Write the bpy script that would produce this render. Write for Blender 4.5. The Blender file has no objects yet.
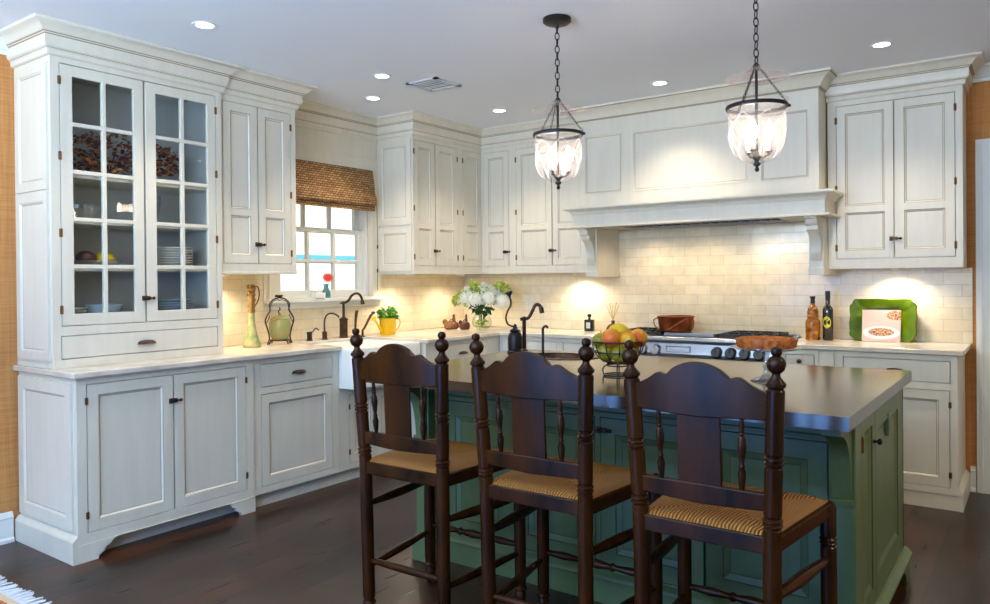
import bpy, bmesh, math, random
from mathutils import Vector, Matrix
random.seed(7)
PI = math.pi
COL = bpy.context.scene.collection
S = bpy.context.scene

# ------------------------------------------------------------------ materials
def lin(c):
    return tuple(((v / 12.92) if v <= 0.04045 else ((v + 0.055) / 1.055) ** 2.4) for v in [x / 255 for x in c]) + (1.0,)

def mat(name, rgb=(200, 200, 200), rough=0.5, metal=0.0, noise=None, bump=None, spec=0.5, coat=0.0, emit=None, estr=0.0, coord='Object', sss=0):
    """noise=(second colour, scale, stretch xyz, lo, hi)   bump=(scale, strength, stretch)"""
    m = bpy.data.materials.new(name); m.use_nodes = True
    nt = m.node_tree; b = nt.nodes['Principled BSDF']
    b.inputs['Base Color'].default_value = lin(rgb)
    b.inputs['Roughness'].default_value = rough
    b.inputs['Metallic'].default_value = metal
    b.inputs['Specular IOR Level'].default_value = spec
    b.inputs['Coat Weight'].default_value = coat
    b.inputs['Coat Roughness'].default_value = 0.15
    if emit:
        b.inputs['Emission Color'].default_value = lin(emit); b.inputs['Emission Strength'].default_value = estr
    tc = nt.nodes.new('ShaderNodeTexCoord')
    def nz(scale, st, detail=4):
        mp = nt.nodes.new('ShaderNodeMapping'); mp.inputs['Scale'].default_value = st
        nt.links.new(tc.outputs[coord], mp.inputs['Vector'])
        n = nt.nodes.new('ShaderNodeTexNoise'); n.inputs['Scale'].default_value = scale; n.inputs['Detail'].default_value = detail
        nt.links.new(mp.outputs[0], n.inputs['Vector']); return n
    if noise:
        c2, sc, st, lo, hi = noise
        n = nz(sc, st)
        r = nt.nodes.new('ShaderNodeMapRange'); r.inputs[1].default_value = lo; r.inputs[2].default_value = hi
        nt.links.new(n.outputs['Fac'], r.inputs[0])
        mx = nt.nodes.new('ShaderNodeMix'); mx.data_type = 'RGBA'
        mx.inputs[6].default_value = lin(rgb); mx.inputs[7].default_value = lin(c2)
        nt.links.new(r.outputs[0], mx.inputs[0]); nt.links.new(mx.outputs[2], b.inputs['Base Color'])
    if bump:
        n = nz(bump[0], bump[2], 3)
        bp_ = nt.nodes.new('ShaderNodeBump'); bp_.inputs['Strength'].default_value = bump[1]; bp_.inputs['Distance'].default_value = 0.005
        nt.links.new(n.outputs['Fac'], bp_.inputs['Height']); nt.links.new(bp_.outputs[0], b.inputs['Normal'])
    return m

def glass_mat(name, tint=(255, 255, 255), refl=1.0, rough=0.0, frost=0.0, milk=0.0):
    m = bpy.data.materials.new(name); m.use_nodes = True; nt = m.node_tree
    nt.nodes.remove(nt.nodes['Principled BSDF']); out = nt.nodes['Material Output']
    t = nt.nodes.new('ShaderNodeBsdfTransparent'); t.inputs[0].default_value = lin(tint)
    g = nt.nodes.new('ShaderNodeBsdfGlossy'); g.inputs['Roughness'].default_value = rough
    f0 = nt.nodes.new('ShaderNodeLayerWeight'); f0.inputs[0].default_value = .5
    f = nt.nodes.new('ShaderNodeMath'); f.operation = 'POWER'; f.inputs[1].default_value = 3.5; nt.links.new(f0.outputs['Facing'], f.inputs[0])
    mu = nt.nodes.new('ShaderNodeMath'); mu.operation = 'MULTIPLY_ADD'; mu.inputs[1].default_value = refl; mu.inputs[2].default_value = frost
    mx = nt.nodes.new('ShaderNodeMixShader')
    nt.links.new(f.outputs[0], mu.inputs[0]); nt.links.new(mu.outputs[0], mx.inputs[0])
    nt.links.new(t.outputs[0], mx.inputs[1]); nt.links.new(g.outputs[0], mx.inputs[2])
    res = mx.outputs[0]
    if milk:
        tl = nt.nodes.new('ShaderNodeBsdfTranslucent'); df = nt.nodes.new('ShaderNodeBsdfDiffuse'); m1 = nt.nodes.new('ShaderNodeMixShader'); m2 = nt.nodes.new('ShaderNodeMixShader')
        nt.links.new(tl.outputs[0], m1.inputs[1]); nt.links.new(df.outputs[0], m1.inputs[2]); m2.inputs[0].default_value = milk
        nt.links.new(res, m2.inputs[1]); nt.links.new(m1.outputs[0], m2.inputs[2]); res = m2.outputs[0]
    nt.links.new(res, out.inputs[0])
    return m

M = {}
M['cab'] = mat('cream_paint', (222, 216, 199), 0.4, noise=((216, 209, 191), 4, (6, 6, 0.6), 0.35, 0.75))
M['cab_in'] = mat('interior_paint', (196, 198, 196), 0.6)
M['glaze'] = mat('glaze_line', (162, 146, 120), 0.6)
M['island_glaze'] = mat('island_glaze_line', (46, 58, 44), 0.6)
M['ceil'] = mat('ceiling_paint', (232, 237, 243), 0.85)
M['trimw'] = mat('trim_paint', (228, 228, 220), 0.45)
M['bronze'] = mat('oil_rubbed_bronze', (58, 44, 36), 0.38, 0.75, noise=((96, 66, 44), 30, (1, 1, 1), .4, .7))
M['iron'] = mat('dark_iron', (38, 36, 38), 0.42, 0.6)
M['brass'] = mat('old_brass', (122, 88, 52), 0.35, 0.85)
M['counter'] = mat('pale_stone', (222, 212, 196), 0.16, noise=((196, 184, 168), 7, (1, 1, 1), .35, .75), spec=0.6)
M['isl_top'] = mat('island_stone', (66, 50, 38), 0.15, noise=((50, 38, 30), 4, (1, 1, 1), .35, .7), spec=0.9)
M['isl_edge'] = M['isl_top']
M['island'] = mat('sage_paint', (88, 108, 70), 0.4, noise=((80, 100, 64), 4, (5, 5, .6), .35, .75))
M['chair'] = mat('mahogany', (60, 30, 7), 0.27, noise=((22, 10, 4), 3.5, (3, 3, .8), .35, .7), spec=0.2, coat=0.03)
M['steel'] = mat('stainless', (176, 182, 190), 0.28, 0.95, noise=((150, 158, 170), 3, (1, 20, 20), .3, .7))
M['black'] = mat('black_iron', (22, 22, 24), 0.45)
M['knobblk'] = mat('black_knob', (20, 21, 26), 0.3)
M['copper'] = mat('copper', (176, 96, 52), 0.3, 0.85, noise=((130, 64, 34), 12, (1, 1, 1), .35, .7))
M['white_c'] = mat('white_ceramic', (234, 234, 226), 0.12)
M['blue_c'] = mat('pale_blue_ceramic', (178, 200, 214), 0.15)
M['glass'] = glass_mat('clear_glass', (250, 252, 252), 0.6, 0, .02)
M['cabglass'] = glass_mat('old_pane_glass', (250, 252, 252), 0.4, 0.02, 0.015)
M['cryst'] = glass_mat('crystal', (240, 245, 246), 0.9, 0.08, 0.22, .16)
M['pglass'] = glass_mat('pendant_glass', (252, 248, 248), 0.35, 0.03, 0.03, .07)
M['pfrost'] = glass_mat('cut_glass', (250, 244, 244), 0.4, 0.3, 0.15, .8)
M['amber'] = mat('amber_oil', (190, 116, 20), 0.08, noise=((120, 60, 8), 30, (1, 1, 1), .4, .65), spec=.8)
M['blackglass'] = mat('dark_bottle', (14, 18, 20), 0.07, spec=.8)
M['yellow'] = mat('yellow_glaze', (238, 190, 14), 0.25)
M['label_y'] = mat('yellow_label', (206, 196, 40), 0.5)
M['label_w'] = mat('white_label', (226, 222, 210), 0.5)
M['green1'] = mat('leaf_green', (72, 134, 30), 0.5, noise=((120, 176, 50), 20, (1, 1, 1), .4, .65))
M['green2'] = mat('deep_leaf', (34, 74, 26), 0.5)
M['lime'] = mat('lime_bloom', (164, 184, 66), 0.6)
M['petal'] = mat('white_petal', (238, 240, 228), 0.6)
M['red'] = mat('red_petal', (224, 62, 40), 0.55)
M['aqua'] = glass_mat('aqua_glass', (150, 220, 226), 0.6, 0.05, 0.1, .2)
M['wicker'] = mat('wicker', (156, 104, 52), 0.6, noise=((92, 50, 22), 60, (1, 1, 2.5), .4, .6), bump=(90, .8, (1, 1, 2)))
M['wicker_d'] = mat('brown_wicker', (116, 58, 34), 0.6, noise=((66, 28, 18), 60, (1, 1, 2.5), .4, .6), bump=(90, .8, (1, 1, 2)))
M['greenglaze'] = mat('apple_green_glaze', (90, 116, 10), 0.16, noise=((70, 96, 6), 12, (1, 1, 1), .4, .65))
M['mottle'] = mat('mottled_green', (132, 144, 88), 0.35, noise=((178, 128, 66), 26, (1, 1, 1), .42, .62), bump=(50, .4, (1, 1, 1)))
M['mottle2'] = mat('pale_green_glaze', (122, 146, 82), 0.3, noise=((178, 166, 116), 22, (1, 1, 1), .42, .6))
M['goldwire'] = mat('gilt_wire', (142, 110, 62), 0.4, 0.6)
M['crust'] = mat('pie_crust', (194, 108, 34), 0.55, noise=((146, 68, 20), 35, (1, 1, 1), .4, .62), bump=(60, .6, (1, 1, 1)))
M['reed'] = mat('reed', (198, 164, 106), 0.7)
M['apothecary'] = mat('brown_glass', (74, 46, 36), 0.12)
M['lemon'] = mat('lemon', (226, 188, 26), 0.4, bump=(80, .25, (1, 1, 1)))
M['orange_f'] = mat('orange_skin', (224, 134, 20), 0.42, noise=((214, 160, 30), 14, (1, 1, 1), .4, .65), bump=(90, .3, (1, 1, 1)))
M['mango'] = mat('ripe_peach_skin', (226, 168, 34), 0.42, noise=((222, 104, 34), 9, (1, 1, 1), .42, .62))
M['lime_f'] = mat('green_pear_skin', (168, 150, 34), 0.45, noise=((132, 128, 26), 14, (1, 1, 1), .4, .6))
M['plum'] = mat('plum_skin', (84, 32, 44), 0.35)
M['leafr'] = mat('autumn_leaf', (142, 54, 26), 0.7, noise=((186, 116, 40), 9, (1, 1, 1), .42, .6))
M['leafb'] = mat('brown_leaf', (88, 38, 30), 0.7)
M['bulb'] = mat('lit_bulb', (255, 240, 214), 0.5, emit=(255, 232, 205), estr=60)
M['candle'] = mat('candle_sleeve', (240, 236, 224), 0.5)
M['can'] = mat('lit_lamp', (255, 250, 240), 0.5, emit=(255, 247, 232), estr=9)
M['puck'] = mat('lit_puck', (255, 246, 226), 0.5, emit=(255, 236, 205), estr=9)
M['house'] = mat('neighbour_stucco', (238, 240, 238), 0.9)
M['teal'] = mat('turquoise_board', (92, 176, 204), 0.7)
M['fringe'] = mat('rug_fringe', (206, 214, 222), 0.9)
M['vent'] = mat('vent_metal', (204, 208, 212), 0.5)
M['ventd'] = mat('vent_shade', (60, 62, 66), 0.8)
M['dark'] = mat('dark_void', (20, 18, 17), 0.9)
M['switch'] = mat('cream_plate', (226, 220, 202), 0.45)
M['greenplate'] = mat('sage_plate', (96, 112, 84), 0.4)
M['page'] = mat('book_pages', (226, 220, 206), 0.8)

def wood_floor():
    m = bpy.data.materials.new('dark_plank_floor'); m.use_nodes = True; nt = m.node_tree; b = nt.nodes['Principled BSDF']
    tc = nt.nodes.new('ShaderNodeTexCoord')
    mp = nt.nodes.new('ShaderNodeMapping'); mp.inputs['Rotation'].default_value = (0, 0, PI / 2)
    nt.links.new(tc.outputs['Object'], mp.inputs[0])
    br = nt.nodes.new('ShaderNodeTexBrick'); br.offset = 0.4
    br.inputs['Scale'].default_value = 1.0; br.inputs['Brick Width'].default_value = 2.6; br.inputs['Row Height'].default_value = 0.2
    br.inputs['Mortar Size'].default_value = 0.004; br.inputs['Mortar Smooth'].default_value = 0.1; br.inputs['Bias'].default_value = 0
    br.inputs['Color1'].default_value = lin((60, 33, 17)); br.inputs['Color2'].default_value = lin((31, 18, 11)); br.inputs['Mortar'].default_value = lin((10, 7, 6))
    nt.links.new(mp.outputs[0], br.inputs['Vector'])
    m2 = nt.nodes.new('ShaderNodeMapping'); m2.inputs['Scale'].default_value = (14, 1.2, 1); nt.links.new(tc.outputs['Object'], m2.inputs[0])
    n = nt.nodes.new('ShaderNodeTexNoise'); n.inputs['Scale'].default_value = 1.6; n.inputs['Detail'].default_value = 6; nt.links.new(m2.outputs[0], n.inputs['Vector'])
    n2 = nt.nodes.new('ShaderNodeTexNoise'); n2.inputs['Scale'].default_value = 2.2; nt.links.new(tc.outputs['Object'], n2.inputs['Vector'])
    r = nt.nodes.new('ShaderNodeMapRange'); r.inputs[1].default_value = .3; r.inputs[2].default_value = .75; r.inputs[3].default_value = .45; r.inputs[4].default_value = 1.6
    nt.links.new(n.outputs['Fac'], r.inputs[0])
    r2 = nt.nodes.new('ShaderNodeMapRange'); r2.inputs[1].default_value = .35; r2.inputs[2].default_value = .7; r2.inputs[3].default_value = .6; r2.inputs[4].default_value = 1.9
    nt.links.new(n2.outputs['Fac'], r2.inputs[0])
    mm = nt.nodes.new('ShaderNodeMath'); mm.operation = 'MULTIPLY'; nt.links.new(r.outputs[0], mm.inputs[0]); nt.links.new(r2.outputs[0], mm.inputs[1])
    vm = nt.nodes.new('ShaderNodeVectorMath'); vm.operation = 'SCALE'
    nt.links.new(br.outputs['Color'], vm.inputs[0]); nt.links.new(mm.outputs[0], vm.inputs['Scale']); nt.links.new(vm.outputs[0], b.inputs['Base Color'])
    b.inputs['Roughness'].default_value = 0.3
    rr = nt.nodes.new('ShaderNodeMapRange'); rr.inputs[3].default_value = .2; rr.inputs[4].default_value = .42; nt.links.new(n.outputs['Fac'], rr.inputs[0]); nt.links.new(rr.outputs[0], b.inputs['Roughness'])
    bp_ = nt.nodes.new('ShaderNodeBump'); bp_.inputs['Strength'].default_value = .25; bp_.inputs['Distance'].default_value = .003
    nt.links.new(br.outputs['Fac'], bp_.inputs['Height']); bp_.invert = True; nt.links.new(bp_.outputs[0], b.inputs['Normal'])
    return m
M['floor'] = wood_floor()

def tile_mat(name, axis):
    m = bpy.data.materials.new(name); m.use_nodes = True; nt = m.node_tree; b = nt.nodes['Principled BSDF']
    tc = nt.nodes.new('ShaderNodeTexCoord'); sp = nt.nodes.new('ShaderNodeSeparateXYZ'); nt.links.new(tc.outputs['Object'], sp.inputs[0])
    cb = nt.nodes.new('ShaderNodeCombineXYZ'); nt.links.new(sp.outputs[axis], cb.inputs[0]); nt.links.new(sp.outputs[2], cb.inputs[1])
    br = nt.nodes.new('ShaderNodeTexBrick'); br.offset = 0.5
    br.inputs['Scale'].default_value = 1.0; br.inputs['Brick Width'].default_value = 0.2; br.inputs['Row Height'].default_value = 0.0735
    br.inputs['Mortar Size'].default_value = 0.0018; br.inputs['Mortar Smooth'].default_value = 0.3; br.inputs['Bias'].default_value = -0.1
    br.inputs['Color1'].default_value = lin((238, 224, 192)); br.inputs['Color2'].default_value = lin((228, 210, 176)); br.inputs['Mortar'].default_value = lin((206, 192, 164))
    nt.links.new(cb.outputs[0], br.inputs['Vector']); 
    n = nt.nodes.new('ShaderNodeTexNoise'); n.inputs['Scale'].default_value = 14; n.inputs['Detail'].default_value = 3; nt.links.new(cb.outputs[0], n.inputs['Vector'])
    r = nt.nodes.new('ShaderNodeMapRange'); r.inputs[1].default_value = .3; r.inputs[2].default_value = .7; r.inputs[3].default_value = .93; r.inputs[4].default_value = 1.05; nt.links.new(n.outputs['Fac'], r.inputs[0])
    vm = nt.nodes.new('ShaderNodeVectorMath'); vm.operation = 'SCALE'; nt.links.new(br.outputs['Color'], vm.inputs[0]); nt.links.new(r.outputs[0], vm.inputs['Scale'])
    nt.links.new(vm.outputs[0], b.inputs['Base Color']); b.inputs['Roughness'].default_value = 0.14
    ad = nt.nodes.new('ShaderNodeMath'); ad.operation = 'MULTIPLY_ADD'; ad.inputs[1].default_value = -1.0
    n3 = nt.nodes.new('ShaderNodeTexNoise'); n3.inputs['Scale'].default_value = 9; nt.links.new(cb.outputs[0], n3.inputs['Vector'])
    nt.links.new(br.outputs['Fac'], ad.inputs[0]); nt.links.new(n3.outputs['Fac'], ad.inputs[2])
    bp_ = nt.nodes.new('ShaderNodeBump'); bp_.inputs['Strength'].default_value = .35; bp_.inputs['Distance'].default_value = .004
    nt.links.new(ad.outputs[0], bp_.inputs['Height']); nt.links.new(bp_.outputs[0], b.inputs['Normal'])
    return m
M['tile_x'] = tile_mat('subway_tile_back', 0); M['tile_y'] = tile_mat('subway_tile_left', 1)

def weave_mat(name, c1, c2, sh, sv, ax_h, rough=.85, bump=.5):
    """two crossing bands of fine threads; ax_h = horizontal object axis"""
    m = bpy.data.materials.new(name); m.use_nodes = True; nt = m.node_tree; b = nt.nodes['Principled BSDF']
    tc = nt.nodes.new('ShaderNodeTexCoord')
    def wv(st, sc, dist):
        mp = nt.nodes.new('ShaderNodeMapping'); mp.inputs['Scale'].default_value = st; nt.links.new(tc.outputs['Object'], mp.inputs[0])
        n = nt.nodes.new('ShaderNodeTexNoise'); n.inputs['Scale'].default_value = sc; n.inputs['Detail'].default_value = 2; nt.links.new(mp.outputs[0], n.inputs['Vector']); return n
    sth = [0.04, 0.04, 1.0]; a = wv(sth, sh, 0)
    stv = [1.0, 1.0, 0.04]; c = wv(stv, sv, 0)
    ad = nt.nodes.new('ShaderNodeMath'); ad.operation = 'ADD'; nt.links.new(a.outputs['Fac'], ad.inputs[0]); nt.links.new(c.outputs['Fac'], ad.inputs[1])
    r = nt.nodes.new('ShaderNodeMapRange'); r.inputs[1].default_value = .75; r.inputs[2].default_value = 1.25; nt.links.new(ad.outputs[0], r.inputs[0])
    mx = nt.nodes.new('ShaderNodeMix'); mx.data_type = 'RGBA'; mx.inputs[6].default_value = lin(c1); mx.inputs[7].default_value = lin(c2)
    nt.links.new(r.outputs[0], mx.inputs[0]); nt.links.new(mx.outputs[2], b.inputs['Base Color']); b.inputs['Roughness'].default_value = rough
    bp_ = nt.nodes.new('ShaderNodeBump'); bp_.inputs['Strength'].default_value = bump; bp_.inputs['Distance'].default_value = .002
    nt.links.new(ad.outputs[0], bp_.inputs['Height']); nt.links.new(bp_.outputs[0], b.inputs['Normal'])
    return m
M['grass'] = weave_mat('orange_grasscloth', (188, 124, 66), (206, 146, 84), 130, 90, 1)

def blind_mat():
    m = bpy.data.materials.new('woven_bamboo'); m.use_nodes = True; nt = m.node_tree; b = nt.nodes['Principled BSDF']
    tc = nt.nodes.new('ShaderNodeTexCoord'); sp = nt.nodes.new('ShaderNodeSeparateXYZ'); nt.links.new(tc.outputs['Object'], sp.inputs[0])
    cb = nt.nodes.new('ShaderNodeCombineXYZ'); nt.links.new(sp.outputs[1], cb.inputs[0]); nt.links.new(sp.outputs[2], cb.inputs[1])
    br = nt.nodes.new('ShaderNodeTexBrick'); br.offset = 0.5; br.inputs['Scale'].default_value = 1
    br.inputs['Brick Width'].default_value = 0.036; br.inputs['Row Height'].default_value = 0.017; br.inputs['Mortar Size'].default_value = 0.0036; br.inputs['Mortar Smooth'].default_value = .6
    br.inputs['Color1'].default_value = lin((192, 152, 98)); br.inputs['Color2'].default_value = lin((146, 104, 60)); br.inputs['Mortar'].default_value = lin((70, 40, 20))
    nt.links.new(cb.outputs[0], br.inputs['Vector']); nt.links.new(br.outputs['Color'], b.inputs['Base Color']); b.inputs['Roughness'].default_value = .7
    bp_ = nt.nodes.new('ShaderNodeBump'); bp_.inputs['Strength'].default_value = .8; bp_.inputs['Distance'].default_value = .004; bp_.invert = True
    nt.links.new(br.outputs['Fac'], bp_.inputs['Height']); nt.links.new(bp_.outputs[0], b.inputs['Normal'])
    return m
M['blind'] = blind_mat()

def rush_mat():
    m = bpy.data.materials.new('woven_rush'); m.use_nodes = True; nt = m.node_tree; b = nt.nodes['Principled BSDF']
    tc = nt.nodes.new('ShaderNodeTexCoord'); sp = nt.nodes.new('ShaderNodeSeparateXYZ'); nt.links.new(tc.outputs['Object'], sp.inputs[0])
    def absd(o, k):
        a = nt.nodes.new('ShaderNodeMath'); a.operation = 'ABSOLUTE'; nt.links.new(o, a.inputs[0])
        d = nt.nodes.new('ShaderNodeMath'); d.operation = 'MULTIPLY'; d.inputs[1].default_value = k; nt.links.new(a.outputs[0], d.inputs[0]); return d.outputs[0]
    gt = nt.nodes.new('ShaderNodeMath'); gt.operation = 'GREATER_THAN'
    nt.links.new(absd(sp.outputs[0], 1 / .22), gt.inputs[0]); nt.links.new(absd(sp.outputs[1], 1 / .217), gt.inputs[1])
    mx = nt.nodes.new('ShaderNodeMix'); mx.data_type = 'FLOAT'
    nt.links.new(gt.outputs[0], mx.inputs[0]); nt.links.new(sp.outputs[0], mx.inputs[2]); nt.links.new(sp.outputs[1], mx.inputs[3])
    n0 = nt.nodes.new('ShaderNodeTexNoise'); n0.inputs['Scale'].default_value = 18; nt.links.new(tc.outputs['Object'], n0.inputs['Vector'])
    ma = nt.nodes.new('ShaderNodeMath'); ma.operation = 'MULTIPLY_ADD'; ma.inputs[1].default_value = .012; nt.links.new(n0.outputs['Fac'], ma.inputs[0]); nt.links.new(mx.outputs[0], ma.inputs[2])
    sn = nt.nodes.new('ShaderNodeMath'); sn.operation = 'MULTIPLY'; sn.inputs[1].default_value = 2 * PI / .0105; nt.links.new(ma.outputs[0], sn.inputs[0])
    si = nt.nodes.new('ShaderNodeMath'); si.operation = 'SINE'; nt.links.new(sn.outputs[0], si.inputs[0])
    r = nt.nodes.new('ShaderNodeMapRange'); r.inputs[1].default_value = -1; r.inputs[2].default_value = .6; nt.links.new(si.outputs[0], r.inputs[0])
    c = nt.nodes.new('ShaderNodeMix'); c.data_type = 'RGBA'; c.inputs[6].default_value = lin((70, 38, 10)); c.inputs[7].default_value = lin((192, 132, 52))
    nt.links.new(r.outputs[0], c.inputs[0]); nt.links.new(c.outputs[2], b.inputs['Base Color']); b.inputs['Roughness'].default_value = .6
    bp_ = nt.nodes.new('ShaderNodeBump'); bp_.inputs['Strength'].default_value = .9; bp_.inputs['Distance'].default_value = .003
    nt.links.new(si.outputs[0], bp_.inputs['Height']); nt.links.new(bp_.outputs[0], b.inputs['Normal'])
    return m
M['rush'] = rush_mat()

# ------------------------------------------------------------------ mesh helpers
class Fr:
    """local frame of a wall: u along it, d out of it, z up"""
    def __init__(s, o, u, d): s.o = Vector(o); s.u = Vector(u); s.d = Vector(d)
    def __call__(s, u, d, z): return s.o + s.u * u + s.d * d + Vector((0, 0, z))
XW, YW, H = -4.35, 5.52, 2.62
W = Fr((0, 0, 0), (1, 0, 0), (0, 1, 0))            # plain world
L = Fr((XW, 0, 0), (0, 1, 0), (1, 0, 0))           # window wall: u = y, d = x - XW
B = Fr((0, YW, 0), (1, 0, 0), (0, -1, 0))          # range wall: u = x, d = YW - y

def box(bm, fr, u0, u1, d0, d1, z0, z1):
    v = [bm.verts.new(fr(u, d, z)) for z in (z0, z1) for d in (d0, d1) for u in (u0, u1)]
    for f in ((0, 1, 3, 2), (4, 6, 7, 5), (0, 4, 5, 1), (2, 3, 7, 6), (0, 2, 6, 4), (1, 5, 7, 3)):
        bm.faces.new([v[i] for i in f])

def plate(bm, fr, outer, holes, d0, d1):
    """flat slab with rectangular holes, shared vertices"""
    us = sorted({round(x, 5) for r in [outer] + holes for x in r[:2]}); zs = sorted({round(x, 5) for r in [outer] + holes for x in r[2:]})
    def solid(i, j):
        if i < 0 or j < 0 or i >= len(us) - 1 or j >= len(zs) - 1: return False
        u, z = (us[i] + us[i + 1]) / 2, (zs[j] + zs[j + 1]) / 2
        return outer[0] < u < outer[1] and outer[2] < z < outer[3] and not any(h[0] < u < h[1] and h[2] < z < h[3] for h in holes)
    V = {}
    def vt(i, j, k):
        if (i, j, k) not in V: V[i, j, k] = bm.verts.new(fr(us[i], (d0, d1)[k], zs[j]))
        return V[i, j, k]
    for i in range(len(us) - 1):
        for j in range(len(zs) - 1):
            if not solid(i, j): continue
            for k in (0, 1): bm.faces.new([vt(i, j, k), vt(i + 1, j, k), vt(i + 1, j + 1, k), vt(i, j + 1, k)])
            if not solid(i - 1, j): bm.faces.new([vt(i, j, 0), vt(i, j, 1), vt(i, j + 1, 1), vt(i, j + 1, 0)])
            if not solid(i + 1, j): bm.faces.new([vt(i + 1, j, 0), vt(i + 1, j, 1), vt(i + 1, j + 1, 1), vt(i + 1, j + 1, 0)])
            if not solid(i, j - 1): bm.faces.new([vt(i, j, 0), vt(i + 1, j, 0), vt(i + 1, j, 1), vt(i, j, 1)])
            if not solid(i, j + 1): bm.faces.new([vt(i, j + 1, 0), vt(i + 1, j + 1, 0), vt(i + 1, j + 1, 1), vt(i, j + 1, 1)])

def prism(bm, fr, pts, d0, d1):
    """outline pts (u,z) extruded from d0 to d1"""
    a = [bm.verts.new(fr(u, d0, z)) for u, z in pts]; b = [bm.verts.new(fr(u, d1, z)) for u, z in pts]
    bm.faces.new(a); bm.faces.new(b[::-1])
    for i in range(len(pts)): bm.faces.new([a[i], a[(i + 1) % len(pts)], b[(i + 1) % len(pts)], b[i]])

def slope(bm, fr, r0, r1, da, db, mi=0):
    """sloping ring from rectangle r0 at depth da to rectangle r1 at depth db"""
    def c(r, d): return [bm.verts.new(fr(u, d, z)) for u, z in ((r[0], r[2]), (r[1], r[2]), (r[1], r[3]), (r[0], r[3]))]
    a, b = c(r0, da), c(r1, db)
    for i in range(4): bm.faces.new([a[i], a[(i + 1) % 4], b[(i + 1) % 4], b[i]]).material_index = mi

def lathe(bm, prof, seg=24, T=None, cap=True):
    T = T or Matrix()
    rings = []
    for r, z in prof:
        if r < 1e-5: rings.append([bm.verts.new(T @ Vector((0, 0, z)))])
        else: rings.append([bm.verts.new(T @ Vector((r * math.cos(2 * PI * i / seg), r * math.sin(2 * PI * i / seg), z))) for i in range(seg)])
    for a, b in zip(rings, rings[1:]):
        for i in range(seg):
            j = (i + 1) % seg
            if len(a) == 1 and len(b) == 1: continue
            if len(a) == 1: bm.faces.new([a[0], b[j], b[i]])
            elif len(b) == 1: bm.faces.new([a[i], a[j], b[0]])
            else: bm.faces.new([a[i], a[j], b[j], b[i]])
    if cap:
        for r in (rings[0], rings[-1]):
            if len(r) > 2: bm.faces.new(r)

def along(p, q):
    """matrix taking the z axis onto p -> q (unit scale)"""
    p, q = Vector(p), Vector(q); return Matrix.Translation(p) @ (q - p).to_track_quat('Z', 'Y').to_matrix().to_4x4()

def tube(bm, pts, rad, seg=8, close=False):
    pts = [Vector(p) for p in pts]; n = len(pts); R = rad if isinstance(rad, (list, tuple)) else [rad] * n
    rings = []; up = None
    for i, p in enumerate(pts):
        t = (pts[(i + 1) % n if close else min(i + 1, n - 1)] - pts[i - 1 if (close or i > 0) else 0]).normalized()
        if up is None:
            up = t.orthogonal().normalized()
        up = (up - t * up.dot(t)).normalized(); s = t.cross(up)
        rings.append([bm.verts.new(p + (up * math.cos(2 * PI * k / seg) + s * math.sin(2 * PI * k / seg)) * R[i]) for k in range(seg)])
    m = n if close else n - 1
    for i in range(m):
        a, b = rings[i], rings[(i + 1) % n]
        for k in range(seg): bm.faces.new([a[k], a[(k + 1) % seg], b[(k + 1) % seg], b[k]])
    if not close: bm.faces.new(rings[0]); bm.faces.new(rings[-1])

def sm(pts, n=6):
    """Catmull-Rom smoothing of a point list"""
    P = [Vector(p) for p in pts]; P = [P[0] * 2 - P[1]] + P + [P[-1] * 2 - P[-2]]; out = []
    for i in range(1, len(P) - 2):
        for k in range(n):
            t = k / n; a, b, c, d = P[i - 1:i + 3]
            out.append(.5 * ((2 * b) + (c - a) * t + (2 * a - 5 * b + 4 * c - d) * t * t + (3 * b - a - 3 * c + d) * t ** 3))
    return out + [P[-2]]

def ball(bm, c, r, seg=16, rings=10, sc=(1, 1, 1), rot=None):
    T = Matrix.Translation(c) @ (rot or Matrix()) @ Matrix.Diagonal((*sc, 1))
    lathe(bm, [(r * math.sin(PI * i / rings), -r * math.cos(PI * i / rings)) for i in range(rings + 1)], seg, T, False)

def sweep(bm, prof, path, closed_prof=True, mi={}):
    """prof: list of (out, z); path: list of (x, y), outward = right-hand side of travel; mitred corners"""
    P = [Vector((*p, 0)) for p in path]; rows = []
    for i, p in enumerate(P):
        def nrm(a, b): t = (b - a).normalized(); return Vector((t.y, -t.x, 0))
        if i == 0: o = nrm(P[0], P[1])
        elif i == len(P) - 1: o = nrm(P[-2], P[-1])
        else:
            a, b = nrm(P[i - 1], p), nrm(p, P[i + 1]); o = (a + b) / (1 + a.dot(b))
        rows.append([bm.verts.new(p + o * r + Vector((0, 0, z))) for r, z in prof])
    m = len(prof)
    for a, b in zip(rows, rows[1:]):
        for k in range(m if closed_prof else m - 1): bm.faces.new([a[k], a[(k + 1) % m], b[(k + 1) % m], b[k]]).material_index = mi.get(k, 0)
    if closed_prof: bm.faces.new(rows[0]); bm.faces.new(rows[-1][::-1])

# ------------------------------------------------------------------ objects
def prop(o, label=None, cat=None, group=None, kind=None):
    if label: o['label'] = label
    if cat: o['category'] = cat
    if group: o['group'] = group
    if kind: o['kind'] = kind
    return o

def wmat(o):
    m = Matrix.Translation(o.location) @ o.rotation_euler.to_matrix().to_4x4()
    return (wmat(o.parent) @ m) if o.parent else m

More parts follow.
